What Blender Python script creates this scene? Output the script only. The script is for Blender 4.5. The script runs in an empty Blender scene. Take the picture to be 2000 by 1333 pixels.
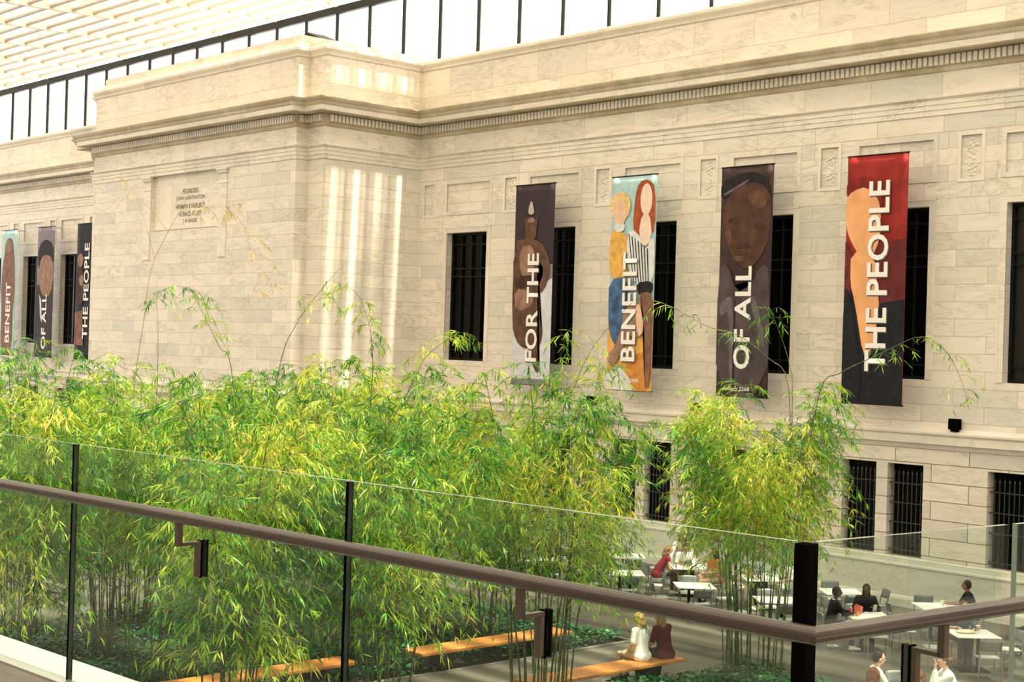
import bpy, bmesh, math, random
import numpy as np
from mathutils import Vector, Matrix
SC = bpy.context.scene
COL = SC.collection
# ---------------------------------------------------------------- camera
cam_d = bpy.data.cameras.new('camera'); cam = bpy.data.objects.new('camera', cam_d); COL.objects.link(cam)
Rm = Matrix(((0.6749, -0.0175, 0.7377), (0.7373, -0.0241, -0.6751), (0.0296, 0.9996, -0.0034)))
q = Rm.to_quaternion(); q.normalize()
cam.matrix_world = Matrix.Translation((0, 0, 6.3)) @ q.to_matrix().to_4x4()
cam_d.sensor_width = 36; cam_d.lens = 2926/2000*36; cam_d.clip_start = .05; cam_d.clip_end = 600
SC.camera = cam
# ---------------------------------------------------------------- world, sun, exposure
w = bpy.data.worlds.new('world'); SC.world = w; w.use_nodes = True
bg = w.node_tree.nodes['Background']; bg.inputs[0].default_value = (1.0, .985, .95, 1); bg.inputs[1].default_value = 2.15
sun_d = bpy.data.lights.new('sun', 'SUN'); sun = bpy.data.objects.new('sun', sun_d); COL.objects.link(sun)
sun_d.energy = 20.0; sun_d.color = (1, .93, .8); sun_d.angle = math.radians(1.1)
sun.rotation_euler = Vector((.30, .03, .95)).to_track_quat('Z', 'Y').to_euler()
SC.view_settings.view_transform = 'Standard'; SC.view_settings.look = 'None'
SC.view_settings.gamma = 1; SC.view_settings.use_curve_mapping = False
SC.view_settings.exposure = 0.42
SC.cycles.transparent_max_bounces = 16

# ---------------------------------------------------------------- helpers
def tag(o, label=None, cat=None, group=None, kind=None):
    if label: o['label'] = label
    if cat: o['category'] = cat
    if group: o['group'] = group
    if kind: o['kind'] = kind
    return o
def empty(name, loc=(0, 0, 0), rz=0, label=None, cat=None, group=None):
    o = bpy.data.objects.new(name, None); COL.objects.link(o)
    o.location = loc; o.rotation_euler = (0, 0, rz); o.empty_display_size = .2
    return tag(o, label, cat, group)
def link(name, me, mat=None, parent=None, smooth=False):
    o = bpy.data.objects.new(name, me); COL.objects.link(o)
    if mat is not None and not me.materials:
        for m in (mat if isinstance(mat, (list, tuple)) else [mat]): me.materials.append(m)
    if parent is not None: o.parent = parent
    if smooth: me.polygons.foreach_set('use_smooth', [True]*len(me.polygons))
    return o
class MB:
    "collects verts and faces for one mesh"
    def __init__(s): s.v = []; s.f = []; s.mi = []; s.m = 0
    def add(s, vs, fs):
        n = len(s.v); s.v += [tuple(v) for v in vs]; s.f += [tuple(i+n for i in f) for f in fs]; s.mi += [s.m]*len(fs)
        return s
    def box(s, x0, x1, y0, y1, z0, z1, M=None):
        vs = [Vector((x, y, z)) for z in (z0, z1) for y in (y0, y1) for x in (x0, x1)]
        if M is not None: vs = [M @ v for v in vs]
        return s.add(vs, [(0, 2, 3, 1), (4, 5, 7, 6), (0, 1, 5, 4), (2, 6, 7, 3), (0, 4, 6, 2), (1, 3, 7, 5)])
    def quad(s, a, b, c, d): return s.add([a, b, c, d], [(0, 1, 2, 3)])
    def tube(s, pts, r, n=8, cap=True):
        pts = [Vector(p) for p in pts]; rs = r if isinstance(r, (list, tuple)) else [r]*len(pts)
        vs = []; fs = []; prev = None
        for i, p in enumerate(pts):
            t = (pts[min(i+1, len(pts)-1)]-pts[max(i-1, 0)]).normalized()
            if prev is None:
                a = t.orthogonal().normalized()
            else:
                a = (prev - t*prev.dot(t)).normalized()
            prev = a; b = t.cross(a)
            for k in range(n):
                an = 2*math.pi*k/n
                vs.append(p+(a*math.cos(an)+b*math.sin(an))*rs[i])
        for i in range(len(pts)-1):
            for k in range(n):
                k2 = (k+1) % n
                fs.append((i*n+k, i*n+k2, (i+1)*n+k2, (i+1)*n+k))
        if cap:
            fs.append(tuple(range(n-1, -1, -1))); fs.append(tuple((len(pts)-1)*n+k for k in range(n)))
        return s.add(vs, fs)
    def cyl(s, x, y, z0, z1, r, r2=None, n=16):
        return s.tube([(x, y, z0), (x, y, z1)], [r, r if r2 is None else r2], n)
    def mesh(s, name):
        me = bpy.data.meshes.new(name); me.from_pydata(s.v, [], s.f); me.update()
        if any(s.mi): me.polygons.foreach_set('material_index', s.mi)
        return me
    def build(s, name, mat, parent=None, smooth=False, bevel=0):
        me = s.mesh(name)
        o = link(name, me, mat, parent, smooth)
        if bevel:
            b = o.modifiers.new('bevel', 'BEVEL'); b.width = bevel; b.segments = 2; b.limit_method = 'ANGLE'
        return o
def struct(o): o['kind'] = 'structure'; return o

# ---------------------------------------------------------------- materials
def newmat(name):
    m = bpy.data.materials.new(name); m.use_nodes = True
    nt = m.node_tree; nt.nodes.clear()
    out = nt.nodes.new('ShaderNodeOutputMaterial')
    return m, nt, out
def N(nt, t, **kw):
    n = nt.nodes.new(t)
    for k, v in kw.items():
        if hasattr(n, k): setattr(n, k, v)
        else: n.inputs[k.replace('_', ' ')].default_value = v
    return n
def ramp(nt, pts):
    r = nt.nodes.new('ShaderNodeValToRGB'); e = r.color_ramp.elements
    while len(e) < len(pts): e.new(.5)
    for i, (p, c) in enumerate(pts): e[i].position = p; e[i].color = (*c, 1)
    return r
def plain(name, col, rough=.5, metal=0, spec=.5, var=.06, scale=6, bump=0):
    m, nt, out = newmat(name); L = nt.links.new
    b = N(nt, 'ShaderNodeBsdfPrincipled', Roughness=rough, Metallic=metal)
    b.inputs['Specular IOR Level'].default_value = spec
    tc = N(nt, 'ShaderNodeTexCoord'); no = N(nt, 'ShaderNodeTexNoise', Scale=scale, Detail=4)
    L(tc.outputs['Object'], no.inputs['Vector'])
    r = ramp(nt, [(.3, tuple(c*(1-var) for c in col)), (.7, tuple(min(1, c*(1+var)) for c in col))])
    L(no.outputs[0], r.inputs[0]); L(r.outputs[0], b.inputs['Base Color'])
    if bump:
        bu = N(nt, 'ShaderNodeBump', Strength=bump, Distance=.01); L(no.outputs[0], bu.inputs['Height']); L(bu.outputs[0], b.inputs['Normal'])
    L(b.outputs[0], out.inputs[0])
    return m
def marble(name, row=.43, width=1.75, z0=10.305, base=(.81, .755, .67), off=.5, mortar=.007, vein=1.0, joint=(.5, .40, .28), stain=0.):
    m, nt, out = newmat(name); L = nt.links.new
    tc = N(nt, 'ShaderNodeTexCoord'); sp = N(nt, 'ShaderNodeSeparateXYZ'); L(tc.outputs['Object'], sp.inputs[0])
    ad = N(nt, 'ShaderNodeMath', operation='ADD'); L(sp.outputs[0], ad.inputs[0]); L(sp.outputs[1], ad.inputs[1])
    sz = N(nt, 'ShaderNodeMath', operation='ADD'); L(sp.outputs[2], sz.inputs[0]); sz.inputs[1].default_value = 100*row - z0
    cb = N(nt, 'ShaderNodeCombineXYZ'); L(ad.outputs[0], cb.inputs[0]); L(sz.outputs[0], cb.inputs[1])
    br = N(nt, 'ShaderNodeTexBrick', offset=off, offset_frequency=2, squash=1)
    for k, v in (('Scale', 1), ('Mortar Size', mortar), ('Mortar Smooth', .3), ('Bias', 0), ('Brick Width', width), ('Row Height', row)): br.inputs[k].default_value = v
    br.inputs['Color1'].default_value = (0, 0, 0, 1); br.inputs['Color2'].default_value = (1, 1, 1, 1); br.inputs['Mortar'].default_value = (.5, .5, .5, 1)
    L(cb.outputs[0], br.inputs['Vector'])
    # per block tone
    tone = ramp(nt, [(0, (base[0]*.84, base[1]*.87, base[2]*.90)), (.22, tuple(c*.94 for c in base)), (.55, base), (1, tuple(min(1, c*1.045) for c in base))])
    L(br.outputs['Color'], tone.inputs[0])
    # veins: stretched distorted noise, shifted per block
    sh = N(nt, 'ShaderNodeVectorMath', operation='MULTIPLY_ADD'); L(br.outputs['Color'], sh.inputs[0])
    sh.inputs[1].default_value = (7, 3, 5); L(tc.outputs['Object'], sh.inputs[2])
    mp = N(nt, 'ShaderNodeMapping'); mp.inputs['Rotation'].default_value = (0, math.radians(32), 0); mp.inputs['Scale'].default_value = (.55, .55, 2.4)
    L(sh.outputs[0], mp.inputs[0])
    n1 = N(nt, 'ShaderNodeTexNoise', Scale=.9, Detail=8, Roughness=.62, Distortion=1.4); L(mp.outputs[0], n1.inputs['Vector'])
    r1 = ramp(nt, [(.40, (0, 0, 0)), (.49, (.30, .30, .30)), (.505, (.85, .85, .85)), (.52, (.28, .28, .28)), (.58, (0, 0, 0)), (.70, (.6, .6, .6))]); L(n1.outputs[0], r1.inputs[0])
    n2 = N(nt, 'ShaderNodeTexNoise', Scale=.7, Detail=5); L(sh.outputs[0], n2.inputs['Vector'])
    mul = N(nt, 'ShaderNodeMath', operation='MULTIPLY'); L(r1.outputs[0], mul.inputs[0])
    r2 = ramp(nt, [(.36, (.15, .15, .15)), (.60, (1, 1, 1))]); L(n2.outputs[0], r2.inputs[0]); L(r2.outputs[0], mul.inputs[1])
    mu2 = N(nt, 'ShaderNodeMath', operation='MULTIPLY'); L(mul.outputs[0], mu2.inputs[0]); mu2.inputs[1].default_value = .95*vein
    mx = N(nt, 'ShaderNodeMixRGB'); L(mu2.outputs[0], mx.inputs[0]); L(tone.outputs[0], mx.inputs[1]); mx.inputs[2].default_value = (.47, .44, .37, 1)
    last = mx
    if stain:
        n3 = N(nt, 'ShaderNodeTexNoise', Scale=.8, Detail=8, Roughness=.7); L(tc.outputs['Object'], n3.inputs['Vector'])
        r3 = ramp(nt, [(.35, (0, 0, 0)), (.6, (stain, stain, stain))]); L(n3.outputs[0], r3.inputs[0])
        m3 = N(nt, 'ShaderNodeMixRGB'); L(r3.outputs[0], m3.inputs[0]); L(last.outputs[0], m3.inputs[1]); m3.inputs[2].default_value = (.42, .34, .2, 1)
        last = m3
    jm = N(nt, 'ShaderNodeMixRGB'); L(br.outputs['Fac'], jm.inputs[0]); L(last.outputs[0], jm.inputs[1]); jm.inputs[2].default_value = (*joint, 1)
    b = N(nt, 'ShaderNodeBsdfPrincipled', Roughness=.55); b.inputs['Specular IOR Level'].default_value = .3
    L(jm.outputs[0], b.inputs['Base Color'])
    bu = N(nt, 'ShaderNodeBump', Strength=.5, Distance=.012, invert=True); L(br.outputs['Fac'], bu.inputs['Height']); L(bu.outputs[0], b.inputs['Normal'])
    L(b.outputs[0], out.inputs[0])
    return m
def glassy(name, tint=(.9, .97, .92), ior=1.45, rough=.0, haze=0.0, strength=1.0):
    "thin architectural glass: tinted see-through plus mirror reflection by angle"
    m, nt, out = newmat(name); L = nt.links.new
    t = N(nt, 'ShaderNodeBsdfTransparent'); t.inputs[0].default_value = (*tint, 1)
    g = N(nt, 'ShaderNodeBsdfGlossy', Roughness=rough); g.inputs[0].default_value = (.95, 1, .97, 1)
    fr = N(nt, 'ShaderNodeLayerWeight'); fr.inputs['Blend'].default_value = .5
    pw = N(nt, 'ShaderNodeMath', operation='POWER'); L(fr.outputs['Facing'], pw.inputs[0]); pw.inputs[1].default_value = 5
    mu = N(nt, 'ShaderNodeMath', operation='MULTIPLY_ADD'); L(pw.outputs[0], mu.inputs[0]); mu.inputs[1].default_value = .9*strength; mu.inputs[2].default_value = .035*strength
    mx = N(nt, 'ShaderNodeMixShader'); L(mu.outputs[0], mx.inputs[0]); L(t.outputs[0], mx.inputs[1]); L(g.outputs[0], mx.inputs[2])
    last = mx
    if haze:
        d = N(nt, 'ShaderNodeBsdfDiffuse'); d.inputs[0].default_value = (.8, .95, .88, 1)
        tr = N(nt, 'ShaderNodeBsdfTranslucent'); tr.inputs[0].default_value = (.95, .93, .88, 1)
        md = N(nt, 'ShaderNodeMixShader', Fac=.5); L(d.outputs[0], md.inputs[1]); L(tr.outputs[0], md.inputs[2])
        m2 = N(nt, 'ShaderNodeMixShader', Fac=haze); L(last.outputs[0], m2.inputs[1]); L(md.outputs[0], m2.inputs[2]); last = m2
    L(last.outputs[0], out.inputs[0])
    return m
M_wall = marble('marble_ashlar')
M_big = marble('marble_large_block', row=1.03, width=2.1, z0=13.6, vein=1.25)
M_attic = marble('marble_attic', row=.93, width=2.2, z0=15.85, base=(.83, .765, .66))
M_band = marble('marble_band', row=3.0, width=2.2, z0=12.0, mortar=.005)
M_corn = marble('marble_weathered_cornice', row=3.0, width=2.6, z0=12.0, base=(.70, .62, .50), mortar=.008, stain=.75)
M_trim = marble('marble_trim', row=3.0, width=2.2, z0=12.0, mortar=.004, vein=.8)
M_low = marble('marble_rusticated', row=.463, width=2.1, z0=3.66, mortar=.012, joint=(.22, .17, .12), base=(.78, .72, .63))
M_plinth = marble('marble_plinth', row=1.4, width=2.4, z0=1.2, base=(.74, .71, .62), mortar=.004)
M_flat = marble('marble_plain_slab', row=30, width=30, z0=0, mortar=0, vein=.8)
M_relief = plain('marble_relief', (.8, .75, .66), .6, var=.05, scale=9)
M_iron = plain('black_iron', (.005, .006, .006), .5, spec=.15)
M_dark = plain('dark_window_glass', (.003, .004, .004), .12, spec=.12)
M_dark2 = plain('dark_bronze_glass', (.018, .018, .016), .15, spec=.2)
M_alu = plain('dark_aluminium', (.010, .009, .009), .5, spec=.2)
M_white = plain('white_painted_steel', (.66, .615, .54), .45, var=.02)
M_letter = plain('carved_letter_fill', (.12, .09, .06), .8)
M_black = plain('black_painted_metal', (.003, .003, .003), .9, spec=0)
# ================================================================ THE STONE BUILDING
W = 33.1; YP = 29.0; YF = 28.54; XS = -41.24; XN = -42.22; XL = -56.7; XL2 = -57.68
XR = 6.0; XE = -112.0
PATH = [(XR, W), (XS, W), (XS, YP), (XN, YP), (XN, YF), (XL, YF), (XL, YP), (XL2, YP), (XL2, W), (XE, W)]
def sweep(mb, path, prof):
    "prof: list of (outward offset, z); path walked with outward on the left-hand normal"
    n = len(path); rings = []
    for i, p in enumerate(path):
        p = Vector(p)
        d0 = (p-Vector(path[i-1])).normalized() if i else None
        d1 = (Vector(path[i+1])-p).normalized() if i < n-1 else None
        n0 = Vector((-d0.y, d0.x)) if d0 else None; n1 = Vector((-d1.y, d1.x)) if d1 else None
        m = n1 if n0 is None else n0 if n1 is None else (n0+n1)
        rings.append([Vector((p.x+m.x*o, p.y+m.y*o, z)) for o, z in prof])
    k = len(prof)
    mb.add([v for r in rings for v in r], [(i*k+j, i*k+j+1, (i+1)*k+j+1, (i+1)*k+j) for i in range(n-1) for j in range(k-1)])
    return mb
def face_grid(mb, x0, x1, z0, z1, Y, holes):
    "a wall face in the plane y=Y with rectangular holes (hx0,hx1,hz0,hz1,depth,back)"
    xs = sorted({x0, x1, *[v for h in holes for v in h[:2] if x0 < v < x1]})
    zs = sorted({z0, z1, *[v for h in holes for v in h[2:4] if z0 < v < z1]})
    for a, b in zip(xs, xs[1:]):
        for c, d in zip(zs, zs[1:]):
            cx, cz = (a+b)/2, (c+d)/2
            if any(h[0] < cx < h[1] and h[2] < cz < h[3] for h in holes): continue
            mb.quad((a, Y, c), (b, Y, c), (b, Y, d), (a, Y, d))
    for hx0, hx1, hz0, hz1, dp, back in holes:
        y2 = Y+dp
        mb.quad((hx0, Y, hz0), (hx0, y2, hz0), (hx0, y2, hz1), (hx0, Y, hz1)); mb.quad((hx1, Y, hz0), (hx1, Y, hz1), (hx1, y2, hz1), (hx1, y2, hz0))
        mb.quad((hx0, Y, hz0), (hx1, Y, hz0), (hx1, y2, hz0), (hx0, y2, hz0)); mb.quad((hx0, Y, hz1), (hx0, y2, hz1), (hx1, y2, hz1), (hx1, Y, hz1))
        if back: mb.quad((hx0, y2, hz0), (hx1, y2, hz0), (hx1, y2, hz1), (hx0, y2, hz1))
SP = 4.20
RU = [-20.76-SP*i for i in range(-4, 5)]                # right jambs of the upper windows on the right of the pavilion
LU = [-62.7-SP*i for i in range(0, 11)]                 # on the left of the pavilion
RU = [r for r in RU if r < 0]
ww = 2.07; wz0, wz1 = 5.76, 10.12
RDEP = .26
def lower_holes(r): return [(r-2.42, r-1.38, 1.25, 3.60, .3, False), (r-1.04, r, 1.25, 3.60, .3, False)]
up_holes = [(r-ww, r, wz0, wz1, RDEP, False) for r in RU+LU]
lo_holes = [h for r in RU+LU for h in lower_holes(r+.03)]
pan_holes = [(r-2.13, r+.07, 10.86, 11.80, .05, True) for r in RU+LU]
pil_holes = [(r-SP+.05+1.05-.28+.03, r-SP+1.05+.28+.08, 10.78, 11.84, .05, True) for r in RU+LU if r-SP+2 > XE and not (XL2 < r-SP+1 < XS)]
# upper wall
mb = MB()
face_grid(mb, XS, XR, 4.0, 10.305, W, [h for h in up_holes if h[0] > XS])
face_grid(mb, XE, XL2, 4.0, 10.305, W, [h for h in up_holes if h[1] < XL2])
mb.quad((XS, YP, 0), (XS, W, 0), (XS, W, 12.42), (XS, YP, 12.42)); mb.quad((XN, YP, 0), (XS, YP, 0), (XS, YP, 12.42), (XN, YP, 12.42))
mb.quad((XN, YF, 0), (XN, YP, 0), (XN, YP, 12.42), (XN, YF, 12.42))
IX0, IX1, IZ0, IZ1 = -51.96, -47.05, 10.34, 12.40
face_grid(mb, XL, XN, 0, 12.42, YF, [(IX0, IX1, IZ0, IZ1, .16, True)])
mb.quad((XL, YP, 0), (XL, YF, 0), (XL, YF, 12.42), (XL, YP, 12.42)); mb.quad((XL2, YP, 0), (XL, YP, 0), (XL, YP, 12.42), (XL2, YP, 12.42))
mb.quad((XL2, W, 0), (XL2, YP, 0), (XL2, YP, 12.42), (XL2, W, 12.42))
struct(mb.build('wall_north', M_wall))
# band of recessed panels over the windows
mb = MB()
hs = pan_holes+pil_holes
face_grid(mb, XS, XR, 10.305, 11.97, W, [h for h in hs if h[0] > XS]); face_grid(mb, XE, XL2, 10.305, 11.97, W, [h for h in hs if h[1] < XL2])
struct(mb.build('wall_north_panel_band', marble('marble_panel_band', row=.415, width=1.35, z0=10.72)))
mb = MB()
for a, b in ((XS, XR), (XE, XL2)): face_grid(mb, a, b, 11.97, 12.42, W, [])
struct(mb.build('wall_north_frieze_course', marble('marble_course', row=.45, width=1.95, z0=11.97)))
# rusticated ground storey
mb = MB()
face_grid(mb, XS, XR, 0, 4.0, W, [h for h in lo_holes if h[0] > XS]); face_grid(mb, XE, XL2, 0, 4.0, W, [h for h in lo_holes if h[1] < XL2])
struct(mb.build('wall_north_ground_storey', M_low))
# frieze above the architrave and attic
mb = MB(); sweep(mb, PATH, [(0, 12.4), (0, 13.75)]); struct(mb.build('wall_north_frieze', M_big))
mb = MB(); sweep(mb, PATH, [(-.02, 14.1), (-.02, 16.0)])
struct(mb.build('wall_north_attic', M_attic))
# trims
mb = MB(); sweep(mb, PATH, [(0, 12.40), (.03, 12.40), (.03, 12.53), (.05, 12.535), (.05, 12.66), (.07, 12.665), (.07, 12.77), (.10, 12.80), (.13, 12.83), (.13, 12.86), (0, 12.89)])
struct(mb.build('trim_1', M_band))
mb = MB(); sweep(mb, PATH, [(0, 13.47), (.05, 13.50), (.08, 13.55), (.08, 13.60), (.09, 13.60), (.09, 13.88), (.30, 13.90), (.52, 13.90), (.54, 13.93)])
crn = struct(mb.build('trim_2', M_corn))
mb = MB(); sweep(mb, PATH, [(.54, 13.93), (.54, 14.09), (.56, 14.10)])
mb.build('corona_band', M_trim, crn)
mb = MB(); sweep(mb, PATH, [(.56, 14.10), (.58, 14.13), (.60, 14.20), (.66, 14.26), (.70, 14.33), (.70, 14.36), (.3, 14.40), (-.02, 14.46)])
mb.build('crown_moulding', M_corn, crn)
mb = MB(); dn = 0
for (a, b) in zip(PATH, PATH[1:]):
    a = Vector(a); b = Vector(b); d = (b-a).normalized(); nrm = Vector((-d.y, d.x)); L = (b-a).length
    k = int(L/.155)
    for i in range(k+1):
        c = a+d*(i+.5)*.155
        if (c-a).length > L: break
        if c.x < -85 or c.x > -2: continue
        M = Matrix(((d.x, nrm.x, 0, c.x), (d.y, nrm.y, 0, c.y), (0, 0, 1, 0), (0, 0, 0, 1)))
        mb.box(-.052, .052, .085, .20, 13.63, 13.86, M); dn += 1
o = mb.build('dentil_row', M_trim, crn); o['kind'] = 'stuff'
# parapet cap
mb = MB(); sweep(mb, PATH, [(-.02, 15.86), (.02, 15.88), (.04, 15.95), (.10, 16.02), (.13, 16.06), (.13, 16.14), (.10, 16.20), (-.02, 16.235), (-1.2, 16.235)])
struct(mb.build('trim_3', M_trim))
PATH2 = [(XS-.12, W+.5), (XS-.12, YP+.12), (XN-.12, YP+.12), (XN-.12, YF+.12), (XL+.12, YF+.12), (XL+.12, YP+.12), (XL2+.12, YP+.12), (XL2+.12, W+.5)]
mb = MB(); sweep(mb, PATH2, [(0, 16.2), (0, 16.40), (-.9, 16.40)])
PATH3 = [(XN-.25, YF+1.7), (XN-.25, YF+.25), (XL+.25, YF+.25), (XL+.25, YF+1.7)]
sweep(mb, PATH3, [(0, 16.35), (0, 16.66), (-.8, 16.66)])
struct(mb.build('wall_north_parapet_blocks', marble('marble_parapet', row=.26, width=1.9, z0=16.40, base=(.83, .755, .65))))
mb = MB(); mb.box(XL2+.6, XS-.6, YF+.8, W+1.5, 16.1, 16.25); mb.box(XE, XR, W+.9, 40, 15.9, 16.1); struct(mb.build('roof_deck', M_flat))
# belt course ledge and plinth, along the wall only
for nm, P in (('right', [(XR, W), (XS, W), (XS, YP), (XN, YP), (XN, YF), (XL, YF), (XL, YP), (XL2, YP), (XL2, W), (XE, W)]),):
    mb = MB(); sweep(mb, P, [(0, 4.02), (.05, 4.04), (.09, 4.14), (.17, 4.17), (.17, 4.37), (.20, 4.39), (.22, 4.42), (.22, 4.47), (.19, 4.50), (0, 4.56)])
    struct(mb.build('trim_4', M_trim))
    mb = MB(); sweep(mb, P, [(0, 1.24), (.04, 1.22), (.06, 1.10), (.09, 1.06), (.09, 1.02), (.06, 1.0), (.06, .28), (.10, .26), (.12, .20), (.12, 0)])
    struct(mb.build('baseboard_north', M_plinth))
# window frames of stone: thin raised surrounds, flat panel frames, carved pilasters
def surround(mb, x0, x1, z0, z1, t, p, Y=W, top=None, bottom=True):
    tt = top if top else t
    mb.box(x0-t, x0, Y-p, Y+.01, z0-(t if bottom else 0), z1+tt); mb.box(x1, x1+t, Y-p, Y+.01, z0-(t if bottom else 0), z1+tt)
    mb.box(x0, x1, Y-p, Y+.01, z1, z1+tt)
    if bottom: mb.box(x0, x1, Y-p, Y+.01, z0-t, z0)
def relief(mb, x, z, w, h, Y, rng):
    "carved leaf-and-rosette ornament as low blobs"
    def blob(cx, cz, rx, rz, d, rot=0):
        vs = [(cx, Y-d, cz)]; n = 8
        for rr, dd in ((.6, .75), (1, 0)):
            for k in range(n):
                a = 2*math.pi*k/n; ux, uz = rx*rr*math.cos(a), rz*rr*math.sin(a)
                vs.append((cx+ux*math.cos(rot)-uz*math.sin(rot), Y-d*dd+.004, cz+ux*math.sin(rot)+uz*math.cos(rot)))
        fs = [(0, 1+k, 1+(k+1) % n) for k in range(n)]+[(1+k, 1+n+k, 1+n+(k+1) % n, 1+(k+1) % n) for k in range(n)]
        mb.add(vs, fs)
    for cz, kk in ((z-h*.28, 1), (z+h*.24, 1)):
        blob(x, cz, .05, .05, .045)
        for k in range(6):
            a = k*math.pi/3+.3; blob(x+.10*math.cos(a), cz+.12*math.sin(a), .062, .032, .04, a)
    for k in range(5): blob(x+(.05 if k % 2 else -.05), z-.14+.07*k, .05, .03, .03, .7 if k % 2 else -.7)
    blob(x, z+h*.44, .08, .04, .04); blob(x, z-h*.46, .1, .03, .04)
rng = random.Random(4)
for i, r in enumerate(RU+LU):
    if r > -12: continue
    fr = MB(); surround(fr, r-ww, r, wz0, wz1, .19, .022, bottom=False); fr.box(r-ww-.19, r+.19, W-.03, W+.01, 10.27, 10.31)
    surround(fr, r-2.13, r+.07, 10.86, 11.80, .13, .02, top=.15)
    nm = struct(fr.build('trim_%d' % (5+i), M_trim))
    px0 = r-SP+1.05+.065
    if not (XL2-1 < px0 < XS+.4):
        rl = MB(); surround(rl, px0-.265, px0+.295, 10.78, 11.84, .09, .02, top=.1); relief(rl, px0+.015, 11.31, .5, 1.0, W+.05, rng)
        rl.build('carved_relief', M_relief, nm)
# inscription panel: side pilasters with capitals, sill line, letters
cx = (IX0+IX1)/2
mb = MB(); mb.box(IX0-.55, IX0, YF-.03, YF+.01, 11.30, 12.40); mb.box(IX1, IX1+.55, YF-.03, YF+.01, 11.30, 12.40)
for s in (IX0-.28, IX1+.28):
    mb.box(s-.32, s+.32, YF-.09, YF, 12.22, 12.32); mb.box(s-.36, s+.36, YF-.12, YF, 12.32, 12.40); mb.box(s-.30, s+.30, YF-.05, YF, 11.86, 11.90)
    mb.box(s-.27, s+.27, YF-.035, YF, 9.2, 11.3)
mb.box(IX0+.1, IX1, YF-.03, YF+.05, 10.31, 10.35)
mb.box(IX0+.002, IX1-.002, YF+.148, YF+.165, IZ0+.002, IZ1-.002)
pin = struct(mb.build('trim_40', M_trim))
def text_mesh(s, bold=.0, spacing=1.0):
    c = bpy.data.curves.new('t', 'FONT'); c.body = s; c.size = 1; c.offset = bold; c.space_character = spacing; c.resolution_u = 3
    c.align_x = 'CENTER'; o = bpy.data.objects.new('t', c); COL.objects.link(o)
    dg = bpy.context.evaluated_depsgraph_get(); me = bpy.data.meshes.new_from_object(o.evaluated_get(dg)); bpy.data.objects.remove(o)
    co = np.empty(len(me.vertices)*3, 'f'); me.vertices.foreach_get('co', co); co = co.reshape(-1, 3)
    return me, co
def text_obj(name, s, mat, width, height, fn, parent=None, bold=0, spacing=1.0, split=False):
    "fn maps (u across in metres centred, v up in metres centred) to a point"
    me, co = text_mesh(s, bold, spacing)
    lo = co.min(0); hi = co.max(0)
    u = (co[:, 0]-(lo[0]+hi[0])/2)/(hi[0]-lo[0])*width; v = (co[:, 1]-(lo[1]+hi[1])/2)/(hi[1]-lo[1])*height
    for i, vt in enumerate(me.vertices): vt.co = fn(u[i], v[i])
    words = s.split(' ')
    if len(words) > 1 and split:
        iv = sorted((min(u[i] for i in pl_.vertices), max(u[i] for i in pl_.vertices)) for pl_ in me.polygons); gp = []; hi_ = iv[0][1]
        for a_, b_ in iv:
            if a_ > hi_: gp.append((a_-hi_, (a_+hi_)/2))
            hi_ = max(hi_, b_)
        cut = sorted(g_[1] for g_ in sorted(gp)[-(len(words)-1):])
        for k in range(len(words)):
            m2 = me.copy(); b_ = bmesh.new(); b_.from_mesh(m2); b_.verts.ensure_lookup_table()
            kk = np.searchsorted(cut, u)
            bmesh.ops.delete(b_, geom=[v_ for i, v_ in enumerate(b_.verts) if kk[i] != k], context='VERTS'); b_.to_mesh(m2); b_.free(); o = link(name, m2, mat, parent)
        return o
    return link(name, me, mat, parent)
for s, z, wd in (('FOUNDERS', 11.73, 1.15), ('JOHN HUNTINGTON', 11.455, 2.05), ('HINMAN B HURLBUT', 11.165, 2.08), ('HORACE KELLEY', 10.88, 1.62), ('J H WADE', 10.595, 1.0)):
    text_obj('carved_lettering', s, M_letter, wd, .185, lambda u, v, z=z: (-49.29+u, YF+.144, z+v), pin, bold=.012)
# ---------------------------------------------------------------- windows
def upper_window(i, r):
    Y = W+RDEP; x0, x1 = r-ww, r
    p = MB(); p.quad((x0, Y+.05, wz0), (x1, Y+.05, wz0), (x1, Y+.05, wz1), (x0, Y+.05, wz1))
    o = struct(p.build('window_%d' % i, M_dark2 if i in (4,) or r < XL2 else M_dark))
    f = MB(); t = .09
    f.box(x0, x1, Y-.03, Y+.06, wz0, wz0+t); f.box(x0, x1, Y-.03, Y+.06, wz1-t, wz1); f.box(x0, x0+t, Y-.03, Y+.06, wz0+t, wz1-t); f.box(x1-t, x1, Y-.03, Y+.06, wz0+t, wz1-t)
    f.build('window_frame', M_iron, o)
    g = MB()
    for k in (1, 2, 3): g.box(x0+ww*k/4-.03, x0+ww*k/4+.03, Y-.04, Y+.02, wz0+.08, wz1-.08)
    for z in (9.72, 8.90, 8.62, 5.98+.15): g.box(x0+.08, x1-.08, Y-.045, Y+.015, z-.025, z+.025)
    g.build('window_grille', M_iron, o)
for i, r in enumerate(RU+LU):
    if r < -12: upper_window(i+1, r)
n0 = len(RU+LU)+1
M_ir2 = plain('window_bar_grey', (.03, .035, .035), .4)
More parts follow.
